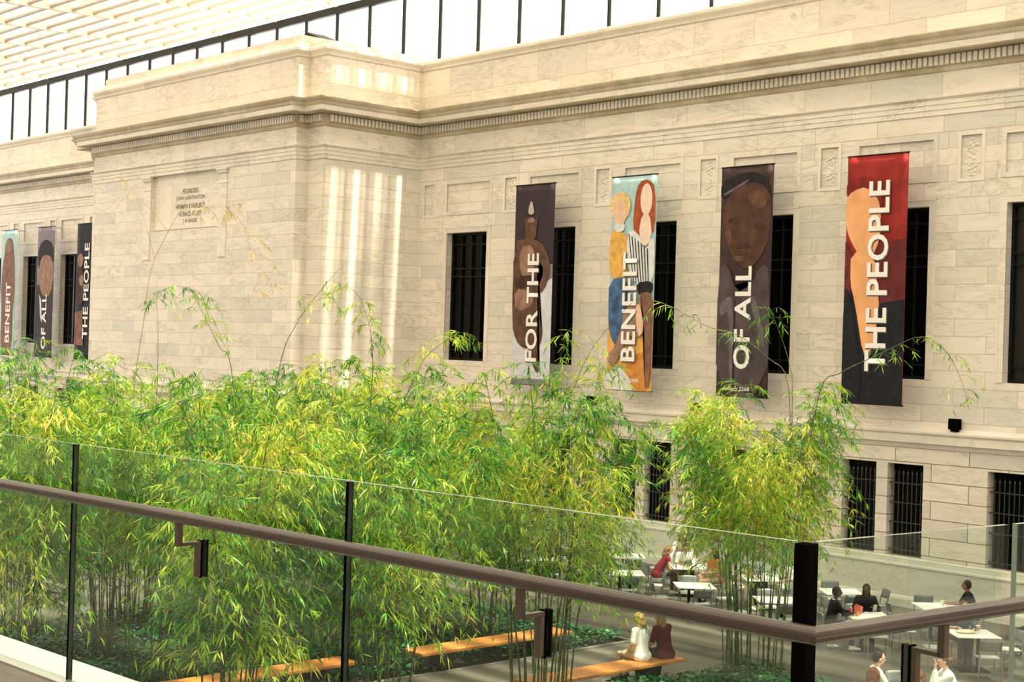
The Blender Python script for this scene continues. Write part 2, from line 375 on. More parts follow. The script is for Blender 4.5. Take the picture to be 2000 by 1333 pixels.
for i, r in enumerate(RU+LU):
    if r > -12 or r < -90: continue
    for h in lower_holes(r+.03):
        x0, x1, z0, z1 = h[:4]; Y = W+.28
        p = MB(); p.quad((x0, Y+.02, z0), (x1, Y+.02, z0), (x1, Y+.02, z1), (x0, Y+.02, z1))
        o = struct(p.build('window_%d' % n0, M_dark)); n0 += 1
        g = MB()
        for k in range(1, 8):
            x = x0+(x1-x0)*k/8; g.box(x-.012, x+.012, Y-.16, Y-.136, z0+.02, z1-.25)
            g.tube([(x, Y-.148, z1-.25), (x, Y-.148, z1-.17)], [.028, .002], 6)
        for z in (z0+.15, z0+.85, z1-1.0, z1-.5): g.box(x0, x1, Y-.17, Y-.13, z-.014, z+.014)
        g.build('window_bars', M_ir2, o)
# ---------------------------------------------------------------- clerestory
YC = 34.3; MS = 2.117
def roofz(y): return 19.40-.030*(YC-y)
xm = [-60.88+MS*k for k in range(-22, 30)]
mb = MB(); mb.box(xm[0], xm[-1], YC-.06, YC+.12, 19.12, 19.42)
head = struct(mb.build('window_head_beam', M_alu))
M_cler = glassy('clerestory_glass', (.97, .985, .985), haze=.03)
M_fin = glassy('frosted_glass_fin', (.42, .45, .47), haze=.3)
gl = MB()
for a, b in zip(xm, xm[1:]):
    gl.quad((a+.035, YC+.02, 15.9), (b-.035, YC+.02, 15.9), (b-.035, YC+.02, 19.14), (a+.035, YC+.02, 19.14))
gl.build('clerestory_pane', M_cler, head)
for k, x in enumerate(xm):
    if x < -95 or x > 3: continue
    m = MB(); m.box(x-.026, x+.026, YC-.05, YC+.07, 15.9, 19.14); o = struct(m.build('window_%d' % (100+k), M_alu))
    f = MB(); f.box(x-.012, x+.012, YC+.08, YC+.34, 15.95, 19.10); f.build('glass_fin', M_fin, o)
    c = MB()
    for z in [16.3+.33*j for j in range(9)]: c.box(x-.025, x+.025, YC+.07, YC+.33, z-.012, z+.012)
    c.build('fin_clamps', M_white, o)
mb = MB(); mb.box(XE, XR, 36.0, 36.4, 15.9, 17.30); mb.box(XE, XR, 35.9, 36.5, 17.30, 17.36); struct(mb.build('roof_parapet_beyond', plain('pale_roof', (.86, .87, .88), .6)))
t = empty('roof_hatch', (-43.3, 30.2, 16.66), 0, 'small dark peaked hatch on the roof of the projecting block', 'roof hatch')
m = MB(); m.add([(-.72, -.4, 0), (.72, -.4, 0), (-.4, -.4, .42), (-.72, .4, 0), (.72, .4, 0), (-.4, .4, .42)], [(0, 1, 2), (3, 5, 4), (0, 3, 4, 1), (1, 4, 5, 2), (0, 2, 5, 3)]); m.build('hatch_lid', M_alu, t)
m = MB(); m.box(-.6, .6, -.35, .35, -.42, .01); m.build('hatch_curb', M_alu, t)
# ---------------------------------------------------------------- glass roof
M_rg = newmat('fritted_roof_glass')
m_, nt_, out_ = M_rg
tr_ = N(nt_, 'ShaderNodeBsdfTransparent'); tr_.inputs[0].default_value = (.92, .87, .78, 1)
tl_ = N(nt_, 'ShaderNodeBsdfTranslucent'); tl_.inputs[0].default_value = (.46, .41, .33, 1)
df_ = N(nt_, 'ShaderNodeBsdfDiffuse'); df_.inputs[0].default_value = (.70, .66, .58, 1)
a_ = N(nt_, 'ShaderNodeMixShader', Fac=.5); nt_.links.new(tl_.outputs[0], a_.inputs[1]); nt_.links.new(df_.outputs[0], a_.inputs[2])
b_ = N(nt_, 'ShaderNodeMixShader', Fac=.58); nt_.links.new(tr_.outputs[0], b_.inputs[1]); nt_.links.new(a_.outputs[0], b_.inputs[2])
tc_ = N(nt_, 'ShaderNodeTexCoord'); sp_ = N(nt_, 'ShaderNodeSeparateXYZ'); nt_.links.new(tc_.outputs['Object'], sp_.inputs[0])
f1 = N(nt_, 'ShaderNodeMath', operation='MULTIPLY'); nt_.links.new(sp_.outputs[1], f1.inputs[0]); f1.inputs[1].default_value = 2/.925
f2 = N(nt_, 'ShaderNodeMath', operation='FRACT'); nt_.links.new(f1.outputs[0], f2.inputs[0])
f3 = ramp(nt_, [(0, (.30, .30, .30)), (.40, (.30, .30, .30)), (.46, (.88, .88, .88)), (.94, (.88, .88, .88)), (1, (.30, .30, .30))]); nt_.links.new(f2.outputs[0], f3.inputs[0])  # frit bands shaped to throw fine sun stripes on the floor
n4 = N(nt_, 'ShaderNodeTexNoise', Scale=.22, Detail=2); nt_.links.new(tc_.outputs['Object'], n4.inputs['Vector'])
r4 = ramp(nt_, [(.50, (.0, .0, .0)), (.66, (.5, .5, .5))]); nt_.links.new(n4.outputs[0], r4.inputs[0])  # made-up blotches added to the frit to confine the sun to patches
a4 = N(nt_, 'ShaderNodeMath', operation='ADD', use_clamp=True); nt_.links.new(f3.outputs[0], a4.inputs[0]); nt_.links.new(r4.outputs[0], a4.inputs[1])
m4 = N(nt_, 'ShaderNodeMath', operation='MINIMUM'); nt_.links.new(a4.outputs[0], m4.inputs[0]); m4.inputs[1].default_value = .92
nt_.links.new(m4.outputs[0], b_.inputs[0])
nt_.links.new(b_.outputs[0], out_.inputs[0]); M_rg = m_
Y0R = -16.0; X0R, X1R = -104.0, 4.0
mb = MB(); mb.quad((X0R, Y0R, roofz(Y0R)+.62), (X1R, Y0R, roofz(Y0R)+.62), (X1R, YC+.3, roofz(YC)+.62), (X0R, YC+.3, roofz(YC)+.62))
roof = struct(mb.build('ceiling', M_rg))
slope = math.atan(.030)
bx = [xm[k] for k in range(0, len(xm), 2)]
for x in bx:
    if not X0R < x < X1R: continue
    m = MB()
    def R4(x0, x1, dz0, dz1):
        vs = [(xx, yy, roofz(yy)+dz) for dz in (dz0, dz1) for yy in (Y0R, YC-.06) for xx in (x0, x1)]
        m.add(vs, [(0, 2, 3, 1), (4, 5, 7, 6), (0, 1, 5, 4), (2, 6, 7, 3), (0, 4, 6, 2), (1, 3, 7, 5)])
    R4(x-.07, x+.07, -.01, .03); R4(x-.015, x+.015, .03, .60)
    m.build('roof_beam', M_white, roof)
y = 33.85
while y > Y0R:
    m = MB(); m.tube([(X0R, y, roofz(y)+.16), (X1R, y, roofz(y)+.16)], .10, 10); m.build('louvre_tube', M_white, roof, smooth=True)
    y -= .925
# purlins carrying the glass
for y in [33.4-1.85*k for k in range(26)]:
    m = MB(); m.box(X0R, X1R, y-.03, y+.03, roofz(y)+.50, roofz(y)+.60); m.build('purlin', M_white, roof)
for i, (x, y) in enumerate(((-74.8, 26.8), (-85.4, 28.6))):
    t = empty('security_camera', (x, y, roofz(y)-.02), 0, ('white camera box hung under the roof beams, nearer one', 'white camera box hung under the roof beams at the far left')[i], 'camera', 'cameras under the roof')
    m = MB(); m.box(-.14, .14, -.14, .14, -.05, .03); m.box(-.11, -.07, -.02, .02, -.5, -.05); m.box(.07, .11, -.02, .02, -.5, -.05); m.build('bracket', M_white, t)
    m = MB(); m.cyl(0, 0, -.55, -.38, .12, .14); m.build('housing', M_white, t)
    m = MB(); m.cyl(0, 0, -.66, -.55, .04, .09); m.build('lens_dome', M_black, t)
# floodlights on the ledge
for i, (x, lab) in enumerate(((-32.3, 'small black floodlight on the ledge to the left, just below the double-portrait banner'), (-28.1, 'small black floodlight on the ledge below the dark portrait banner, behind bamboo sprays'), (-19.78, 'small black floodlight on the ledge at the right, clear of the bamboo'))):
    t = empty('floodlight', (x, W-.17, 4.52), 0, lab, 'floodlight', 'floodlights on the ledge')
    m = MB(); m.box(-.13, .13, -.10, .10, .05, .31); m.build('housing', M_black, t, bevel=.01)
    m = MB(); m.box(-.10, .10, -.04, .04, 0, .06); m.build('bracket', M_black, t)
    m = MB(); m.box(-.10, .10, -.08, .08, .31, .316); m.build('lens', M_dark, t)
# ================================================================ GROUND, BEDS, FAR SIDE
def floor_mat():
    m, nt, out = newmat('granite_paving'); L = nt.links.new
    tc = N(nt, 'ShaderNodeTexCoord')
    br = N(nt, 'ShaderNodeTexBrick', offset=.5, squash=1)
    for k, v in (('Scale', 1), ('Mortar Size', .006), ('Mortar Smooth', .2), ('Bias', 0), ('Brick Width', 1.6), ('Row Height', .8)): br.inputs[k].default_value = v
    br.inputs['Color1'].default_value = (.105, .094, .078, 1); br.inputs['Color2'].default_value = (.130, .117, .098, 1); br.inputs['Mortar'].default_value = (.07, .062, .052, 1)
    L(tc.outputs['Object'], br.inputs['Vector'])
    n = N(nt, 'ShaderNodeTexNoise', Scale=30, Detail=6, Roughness=.7); L(tc.outputs['Object'], n.inputs['Vector'])
    r = ramp(nt, [(.3, (.75, .75, .75)), (.7, (1.2, 1.2, 1.2))]); L(n.outputs[0], r.inputs[0])
    mx = N(nt, 'ShaderNodeMixRGB', blend_type='MULTIPLY'); mx.inputs[0].default_value = 1; L(br.outputs[0], mx.inputs[1]); L(r.outputs[0], mx.inputs[2])
    b = N(nt, 'ShaderNodeBsdfPrincipled', Roughness=.42); b.inputs['Specular IOR Level'].default_value = .4
    L(mx.outputs[0], b.inputs['Base Color']); L(b.outputs[0], out.inputs[0]); return m
M_floor = floor_mat()
M_band2 = plain('dark_granite_band', (.034, .031, .027), .4, scale=40, var=.3)
M_soil = plain('dark_soil', (.035, .025, .015), .95, var=.5, scale=14, bump=.6)
M_curb = plain('granite_curb', (.16, .15, .135), .5, scale=30, var=.2)
BEDY = 23.95; BED0 = 3.0
BEDS = [(-18.95, -16.4), (-30.45, -21.95)]
mb = MB(); Z0 = 0.0
# paving with holes where the beds are
xs = sorted([-112, 8]+[v for b in BEDS for v in b])
for a, b in zip(xs, xs[1:]):
    cxx = (a+b)/2
    if any(p < cxx < q_ for p, q_ in BEDS):
        mb.quad((a, BEDY, 0), (b, BEDY, 0), (b, 33.2, 0), (a, 33.2, 0)); mb.quad((a, -16, 0), (b, -16, 0), (b, BED0, 0), (a, BED0, 0))
    else: mb.quad((a, -16, 0), (b, -16, 0), (b, 33.2, 0), (a, 33.2, 0))
struct(mb.build('floor', M_floor))
mb = MB(); mb.quad((-112, BEDY+.06, .004), (8, BEDY+.06, .004), (8, BEDY+.86, .004), (-112, BEDY+.86, .004))
for k in range(12):
    x = -33.0+k*8.4 if False else None
mb.quad((-112, 31.2, .004), (8, 31.2, .004), (8, 31.9, .004), (-112, 31.9, .004))
struct(mb.build('floor_band', M_band2))
for i, (a, b) in enumerate(BEDS):
    m = MB(); t = .10
    m.quad((a, BED0, -.06), (b, BED0, -.06), (b, BEDY, -.06), (a, BEDY, -.06))
    o = struct(m.build('bed_soil', M_soil))
    m = MB(); m.box(a-.02, a+t, BED0, BEDY, -.1, .03); m.box(b-t, b+.02, BED0, BEDY, -.1, .03); m.box(a+t, b-t, BEDY-t, BEDY+.04, -.1, .03); m.box(a+t, b-t, BED0, BED0+t, -.1, .03)
    m.build('bed_curb', M_curb, o)
# far side of the atrium, behind the camera
mb = MB(); mb.quad((-112, -16, 0), (8, -16, 0), (8, -16, 16.5), (-112, -16, 16.5)); struct(mb.build('wall_south', marble('south_stone', row=1.0, width=2.4, z0=0, base=(.52, .49, .44), vein=.4)))
mb = MB(); mb.quad((8, -16, 0), (8, 33.2, 0), (8, 33.2, 16.5), (8, -16, 16.5)); struct(mb.build('wall_east', marble('east_stone', row=1.0, width=2.4, z0=0, base=(.52, .49, .44), vein=.4)))
# ---------------------------------------------------------------- ground cover
def leafy(name, cols, rough=.45, transl=.35, spec=.4, nscale=.35, nmix=.5, gloss=True):
    m, nt, out = newmat(name); L = nt.links.new
    ge = N(nt, 'ShaderNodeNewGeometry'); tc = N(nt, 'ShaderNodeTexCoord'); oi = N(nt, 'ShaderNodeObjectInfo')
    no = N(nt, 'ShaderNodeTexNoise', Scale=nscale, Detail=3); L(ge.outputs['Position'], no.inputs['Vector'])
    mr = N(nt, 'ShaderNodeMapRange'); L(no.outputs[0], mr.inputs[0]); mr.inputs[1].default_value = .3; mr.inputs[2].default_value = .7
    a = N(nt, 'ShaderNodeMath', operation='MULTIPLY'); L(mr.outputs[0], a.inputs[0]); a.inputs[1].default_value = nmix
    b = N(nt, 'ShaderNodeMath', operation='MULTIPLY_ADD'); L(ge.outputs['Random Per Island'], b.inputs[0]); b.inputs[1].default_value = 1-nmix; L(a.outputs[0], b.inputs[2])
    r = ramp(nt, cols); L(b.outputs[0], r.inputs[0])
    p = N(nt, 'ShaderNodeBsdfPrincipled', Roughness=rough); p.inputs['Specular IOR Level'].default_value = spec; L(r.outputs[0], p.inputs['Base Color'])
    t = N(nt, 'ShaderNodeBsdfTranslucent'); L(r.outputs[0], t.inputs[0])
    mx = N(nt, 'ShaderNodeMixShader', Fac=transl); L(p.outputs[0], mx.inputs[1]); L(t.outputs[0], mx.inputs[2])
    L(mx.outputs[0], out.inputs[0]); return m
M_ivy = leafy('ivy_leaf', [(0, (.006, .05, .022)), (.5, (.015, .11, .04)), (.8, (.045, .22, .07)), (1, (.20, .42, .13))], rough=.35, transl=.15, spec=.3, nscale=.8, nmix=.35)
RNG = np.random.default_rng(7)
def leaf_quads(P, D, Nn, Ln, Wd, bend=.15):
    "many leaves: base P, direction D, surface normal Nn, length Ln, width Wd -> verts, faces (6 verts, 3 faces each)"
    n = len(P); S = np.cross(D, Nn); S /= np.linalg.norm(S, axis=1, keepdims=True)+1e-9
    Ln = Ln[:, None]; Wd = Wd[:, None]
    V = np.empty((n, 6, 3))
    V[:, 0] = P
    V[:, 1] = P+D*Ln*.30+S*Wd*.5-Nn*Ln*bend*.05; V[:, 2] = P+D*Ln*.30-S*Wd*.5-Nn*Ln*bend*.05
    V[:, 3] = P+D*Ln*.68+S*Wd*.36-Nn*Ln*bend*.45; V[:, 4] = P+D*Ln*.68-S*Wd*.36-Nn*Ln*bend*.45
    V[:, 5] = P+D*Ln-Nn*Ln*bend
    return V.reshape(-1, 3), n
def leaf_mesh(name, V, n):
    me = bpy.data.meshes.new(name)
    me.vertices.add(n*6); me.vertices.foreach_set('co', V.astype('f').ravel())
    base = (np.arange(n)*6)[:, None]
    loops = (base+np.array([0, 2, 1, 1, 2, 4, 3, 3, 4, 5])).ravel()
    me.loops.add(n*10); me.loops.foreach_set('vertex_index', loops.astype('i'))
    me.polygons.add(n*3)
    st = ((np.arange(n)*10)[:, None]+np.array([0, 3, 7])).ravel()
    me.polygons.foreach_set('loop_start', st.astype('i'))
    try: me.polygons.foreach_set('loop_total', np.tile([3, 4, 3], n).astype('i'))
    except Exception: pass
    me.update(calc_edges=True); return me
def rdir(n, zlo=-.2, zhi=.5):
    a = RNG.uniform(0, 2*np.pi, n); z = RNG.uniform(zlo, zhi, n); c = np.sqrt(1-z*z)
    return np.stack([np.cos(a)*c, np.sin(a)*c, z], 1)
def ivy(a, b, y0, y1, dens, name_label):
    n = int((b-a)*(y1-y0)*dens)
    x = RNG.uniform(a+.12, b-.12, n); y = RNG.uniform(y0, y1-.12, n)
    h = .10+.12*(np.sin(x*2.1)*np.cos(y*1.7)+1)*.5+RNG.uniform(-.08, .08, n)
    P = np.stack([x, y, np.maximum(h, .02)], 1); D = rdir(n, -.35, .35)
    up = np.zeros((n, 3)); up[:, 2] = 1; up += RNG.normal(0, .35, (n, 3)); Nn = up-D*(up*D).sum(1, keepdims=True); Nn /= np.linalg.norm(Nn, axis=1, keepdims=True)
    V, n = leaf_quads(P, D, Nn, RNG.uniform(.08, .15, n), RNG.uniform(.06, .11, n), .25)
    o = link('ground_ivy', leaf_mesh('ivy', V, n), M_ivy); tag(o, name_label, 'ground cover', kind='stuff'); return o
ivy(*BEDS[0], 8, BEDY, 210, 'low dark glossy ground cover in the planting bed right of the walked path, under the lone bamboo')
ivy(*BEDS[1], 8, BEDY, 210, 'low dark glossy ground cover in the middle planting bed behind the first wooden bench')

# ================================================================ THE UPPER WALKWAY
M_deck = plain('grey_stone_deck', (.13, .11, .09), .6, scale=25, var=.12)
M_slab = plain('white_quartz_sill', (.62, .66, .64), .35, scale=20, var=.02)
M_rail = plain('brushed_bronze_rail', (.045, .032, .024), .22, metal=.0, spec=.55, scale=40, var=.06)
M_brk = plain('bronze_bracket', (.10, .07, .055), .4, metal=.6)
M_ch = plain('steel_channel', (.55, .55, .52), .3, metal=.8)
M_glass = glassy('balustrade_glass', (.90, .965, .925), strength=.7)
M_glassedge = plain('green_glass_edge', (.20, .26, .21), .2)
ZD = 4.73; ZT = 5.80
gA = Vector((-2.405, 3.289)); gL = Vector((-6.323, 3.133)); gR = Vector((-2.345, 4.2096))
dL = (gL-gA).normalized(); dR = (gR-gA).normalized(); nL = Vector((-dL.y, dL.x)); nR = Vector((dR.y, -dR.x))
if nL.y < 0: nL = -nL            # away from the walkway
if nR.x < 0: nR = -nR            # toward the walkway on the right arm
def P2(u, v=0): p = gA+dL*u+nL*v; return (p.x, p.y)
def Q2(u, v=0): p = gA+dR*u+nR*v; return (p.x, p.y)
def prism(mb, pts, z0, z1):
    n = len(pts); mb.add([(x, y, z0) for x, y in pts]+[(x, y, z1) for x, y in pts], [tuple(range(n-1, -1, -1)), tuple(range(n, 2*n))]+[(i, (i+1) % n, n+(i+1) % n, n+i) for i in range(n)])
    return mb
# deck: left arm and right arm
mb = MB()
c_in = P2(-.0, -.06); cc = gA+nL*-.06+nR*.06
prism(mb, [P2(9, -.06), (cc.x, cc.y), Q2(9, .06), Q2(9, 2.6), (2.5, -1.2), P2(9, -4.4)], ZD-.35, ZD-.005)
struct(mb.build('floor_walkway', M_deck))
co = gA+nL*.215-nR*.215
mb = MB(); prism(mb, [P2(9, .012), (gA.x-.012, gA.y+.012), (co.x, co.y), P2(9, .215)], ZD-.40, ZD); prism(mb, [(gA.x-.012, gA.y+.012), Q2(9, -.012), Q2(9, -.215), (co.x, co.y)], ZD-.40, ZD)
struct(mb.build('trim_50', M_slab))
mb = MB(); prism(mb, [P2(9, -.058), (cc.x, cc.y), (gA.x, gA.y), P2(9, .0)], ZD-.04, ZD+.004); prism(mb, [(cc.x, cc.y), Q2(9, .058), Q2(9, 0), (gA.x, gA.y)], ZD-.04, ZD+.004)
struct(mb.build('trim_51', M_ch))
# glass panels
Ls = [(0.012, (Vector(P2(0))-Vector((-4.345, 3.2))).length), None]
s672 = (Vector((-4.3456, 3.184))-gA).length; s150 = (gL-gA).length
def panel(fn, u0, u1, label, edge0=True, edge1=True):
    t = .009
    m = MB()
    p = [fn(u0, -t), fn(u1, -t), fn(u1, t), fn(u0, t)]
    z0, z1 = ZD-.02, ZT
    a = [(x, y, z0) for x, y in p]; b = [(x, y, z1) for x, y in p]
    m.quad(a[0], a[1], b[1], b[0]); m.quad(a[3], b[3], b[2], a[2])
    o = m.build('glass_balustrade', M_glass); tag(o, label, 'glass balustrade', 'glass sheets of the balustrade')
    e = MB(); e.quad(b[0], b[1], b[2], b[3]); e.build('polished_top_edge', M_glassedge, o)
    e = MB(); e.quad(a[0], b[0], b[3], a[3]); e.build('side_edge', M_glassedge, o)
    if edge1: e = MB(); e.quad(a[1], a[2], b[2], b[1]); e.build('side_edge', M_glassedge, o)
    return o
g = .0045
panel(P2, .035, s672-g, 'long glass balustrade panel in front of the benches, left of the thick corner post')
panel(P2, s672+g, s150-.0026, 'clear glass balustrade panel between the middle and the left black seams')
panel(P2, s150+.0026, 8.6, 'glass balustrade panel at the left edge of the frame above the white sill')
s1963 = (gR-gA).length
panel(Q2, .035, s1963, 'glass balustrade panel on the right arm, in front of the couple at the white table', edge1=False)
panel(Q2, s1963+.05, 3.6, 'green-edged glass balustrade panel at the far right edge, in front of the stroller')
for (u, wd, lab) in ((s672, .0045, 'thin black joint strip between glass panels, middle of the balustrade'), (s150, .0026, 'thin black joint strip between glass panels at the left')):
    m = MB(); prism(m, [P2(u-wd, -.014), P2(u+wd, -.014), P2(u+wd, .014), P2(u-wd, .014)], ZD-.02, ZT-.004)
    tag(m.build('joint_strip', M_black), lab, 'joint strip')
m = MB(); prism(m, [(gA.x-.030, gA.y-.016), (gA.x+.016, gA.y-.016), (gA.x+.016, gA.y+.030), (gA.x-.030, gA.y+.030)], ZD-.02, ZT-.004)
tag(m.build('corner_post', M_black, bevel=.002), 'thick black corner post where the two arms of the glass balustrade meet', 'post')
# handrail with brackets
rz_ = 6.3-.717; off = .115
cr = gA-nL*off+nR*off
RH = .025
t = empty('handrail', (cr.x, cr.y, rz_), 0, 'brushed bronze handrail running along the glass balustrade and turning at the corner', 'handrail')
def railbar(A, B, cutA):
    "rounded-square bar from A to B"
    m = MB(); d = (B-A).normalized(); s = Vector((-d.y, d.x, 0)); n = 12
    prof = []
    for k in range(16):
        a = 2*math.pi*k/16; c_, s_ = math.cos(a), math.sin(a); e = 1.0
        prof.append((math.copysign(abs(c_)**e, c_)*RH*.96, math.copysign(abs(s_)**e, s_)*RH))
    return m, d, s, prof
def rail_mesh(pts):
    m = MB(); rings = []; _, _, _, prof = railbar(Vector((0, 0, 0)), Vector((1, 0, 0)), 0)
    for i, p in enumerate(pts):
        d0 = (pts[i]-pts[i-1]).normalized() if i else None; d1 = (pts[i+1]-pts[i]).normalized() if i < len(pts)-1 else None
        n0 = Vector((-d0.y, d0.x, 0)) if d0 else None; n1 = Vector((-d1.y, d1.x, 0)) if d1 else None
        if n0 is None: s = n1
        elif n1 is None: s = n0
        else: s = (n0+n1); s = s/(s.length_squared/2)
        rings.append([p+s*a+Vector((0, 0, b)) for a, b in prof])
    k = len(prof); vs = [v for r in rings for v in r]
    fs = [(i*k+j, i*k+(j+1) % k, (i+1)*k+(j+1) % k, (i+1)*k+j) for i in range(len(pts)-1) for j in range(k)]
    fs += [tuple(range(k-1, -1, -1)), tuple((len(pts)-1)*k+j for j in range(k))]
    return m.add(vs, fs)
e1 = Vector(P2(8.6, -off)); e2 = Vector(Q2(3.6, off))
pl = [Vector((e1.x-cr.x, e1.y-cr.y, 0)), Vector((0, 0, 0)), Vector((e2.x-cr.x, e2.y-cr.y, 0))]
ro = rail_mesh(pl).build('rail', M_rail, t, smooth=True)
bv = ro.modifiers.new('b', 'BEVEL'); bv.width = .001; bv.limit_method = 'ANGLE'; bv.angle_limit = math.radians(60)
es = ro.modifiers.new('es', 'EDGE_SPLIT'); es.split_angle = math.radians(32)
def bracket(fn, u, sgn):
    "stem under the rail, arm toward the glass, clamp plate on the glass"
    m = MB()
    def bx_(u0, u1, v0, v1, z0, z1):
        p = [fn(u0, v0), fn(u1, v0), fn(u1, v1), fn(u0, v1)]; prism(m, [(x-cr.x, y-cr.y) for x, y in p], z0, z1)
    o = off*sgn; w2 = .006
    a, b = sorted((o-.012*1, o+.012*1))
    bx_(u-.0115, u+.0115, a, b, -.118, -.02)
    c, d = sorted((o, .034*sgn)); bx_(u-.0115, u+.0115, c, d, -.118, -.104)
    c, d = sorted((.016*sgn, .034*sgn)); bx_(u-.0115, u+.0115, c, d, -.245, -.104)
    o_ = m.build('bracket', M_brk, t, bevel=.0015)
    m = MB()
    def bx2(u0, u1, v0, v1, z0, z1):
        p = [fn(u0, v0), fn(u1, v0), fn(u1, v1), fn(u0, v1)]; prism(m, [(x-cr.x, y-cr.y) for x, y in p], z0, z1)
    for q0, q1 in ((-.014, -.0095), (.0095, .016)): bx2(u-.015, u+.015, q0, q1, -.25, -.10)
    m.build('glass_clamp', M_black, o_)
for px_u in ((Vector((-3.34, 3.1))-gA).length, (Vector((-5.27, 3.1))-gA).length, 6.2): bracket(P2, px_u, -1)
for u in (.455, 2.1): bracket(Q2, u, 1)

# ================================================================ BANNERS
def cloth(name, col, var=.12, scale=5, rough=.7):
    return plain('print_'+name, col, rough, spec=.2, var=var, scale=scale)
YB = 32.30; M_lett = plain('print_white', (.86, .85, .84), .7, var=.01)
def smooth_poly(pts, it=2):
    pts = [Vector(p) for p in pts]
    for _ in range(it):
        q_ = []
        for i in range(len(pts)):
            a, b = pts[i], pts[(i+1) % len(pts)]; q_ += [a*.75+b*.25, a*.25+b*.75]
        pts = q_
    return pts
def banner(xc, label, base, shapes, letters, lx, lspan, lh, wd=1.80, zt=11.42, zb=5.10, gallery=None, lshadow=True):
    t = empty('hanging_banner', (xc, YB, zt), 0, label, 'banner', 'banners along the marble wall')
    H_ = zt-zb
    m = MB(); nx, nz = 6, 24; vs = []
    f = lambda u, v, d=0: (u*wd-wd/2, .012*math.sin(3.1*u+1)*math.sin(v*2.2)-d, -v*H_)
    vs = [f(i/nx, j/nz) for j in range(nz+1) for i in range(nx+1)]
    m.add(vs, [(j*(nx+1)+i, (j+1)*(nx+1)+i, (j+1)*(nx+1)+i+1, j*(nx+1)+i+1) for j in range(nz) for i in range(nx)])
    c_ = m.build('printed_cloth', base, t, smooth=True); sm = c_.modifiers.new('s', 'SOLIDIFY'); sm.thickness = .004; sm.offset = 1
    for zz in (0, -H_): m = MB(); m.tube([(-wd/2-.02, 0, zz), (wd/2+.02, 0, zz)], .02, 8); m.build('rod', M_alu, t)
    for s in (-.75, -.05): m = MB(); m.tube([(s, 0, 0), (s, W-YB+.0, 0)], .012, 6); m.build('wall_arm', M_alu, t)
    lay = .022
    for nm, mat, pts, it in shapes:
        p = smooth_poly(pts, it) if it else [Vector(q_) for q_ in pts]
        p = [(min(1, max(0, a.x)), min(1, max(0, a.y))) for a in p]
        bmx = bmesh.new(); vv = [bmx.verts.new(((u-.5)*wd, -lay, -v*H_)) for u, v in p]
        try: fc = bmx.faces.new(vv); bmesh.ops.triangulate(bmx, faces=[fc])
        except Exception: pass
        me = bpy.data.meshes.new(nm); bmx.to_mesh(me); bmx.free(); link(nm, me, mat, t); lay += .0025
    v0, v1 = lspan
    def put(mat, du, dv, d): return text_obj('lettering' if mat is M_lett else 'letter_shadow', letters, mat, (v1-v0)*H_, lh, lambda a, b: ((lx-.5)*wd-b+du, -d, -((v0+v1)/2)*H_+a+dv), t, bold=.022, spacing=1.04, split=True)
    if lshadow: put(M_shadow_ink, .03, -.03, lay)
    put(M_lett, 0, 0, lay+.004)
    if gallery:
        text_obj('gallery_number', gallery[0], M_lett, .92, .135, lambda a, b: ((gallery[1]-.5)*wd+a, -lay-.004, -gallery[2]*H_+b), t, bold=.01)
    return t
M_shadow_ink = plain('print_grey_ink', (.10, .09, .09), .8)
def ell(cx_, cy_, rx, ry, n=18, rot=0): return [(cx_+rx*math.cos(2*math.pi*k/n), cy_+ry*math.sin(2*math.pi*k/n)) for k in range(n)]
K = dict(
 navy=cloth('aubergine', (.045, .032, .042)), pale=cloth('pale_grey', (.62, .64, .70)), mid=cloth('mid_grey', (.22, .20, .24)), bron=cloth('bronze', (.12, .065, .042), .35, 3), bronl=cloth('light_bronze', (.30, .18, .13), .3, 4), bone=cloth('bone', (.52, .44, .36)),
 sky=cloth('sky_blue', (.42, .62, .66)), ochre=cloth('ochre', (.74, .42, .10), .2), orange=cloth('orange', (.62, .26, .06), .25), blue=cloth('denim_blue', (.06, .13, .27), .5, 4), red=cloth('red_brown', (.38, .09, .03), .3, 4), blond=cloth('straw', (.78, .55, .25), .25, 8), skin=cloth('peach', (.78, .52, .38), .1), skin2=cloth('pale_pink', (.84, .66, .56), .08), white=cloth('grey_white', (.70, .72, .74), .1), dkb=cloth('dark_brown', (.06, .028, .022), .3), blk=cloth('black', (.018, .016, .02), .3), rust=cloth('rust', (.30, .06, .03), .35),
 choc=cloth('umber', (.052, .030, .030), .25, 2), face=cloth('brown', (.085, .040, .028), .35, 2.5), face2=cloth('brown_mid', (.13, .064, .045), .35, 3), facel=cloth('brown_light', (.22, .115, .085), .3, 3), jack=cloth('slate_brown', (.075, .058, .062), .35, 2), jackl=cloth('slate_light', (.14, .12, .13), .3, 3),
 crim=cloth('crimson', (.29, .025, .02), .3, 1.6), wine=cloth('wine', (.13, .022, .025), .3, 2), ink=cloth('ink', (.013, .014, .020), .3), peach=cloth('apricot', (.80, .40, .19), .12, 2), hair=cloth('brick_red', (.22, .02, .018), .3, 3), lip=cloth('lip_red', (.45, .02, .03)),
)
RC = [r-ww/2 for r in RU]
def bc(px): return px
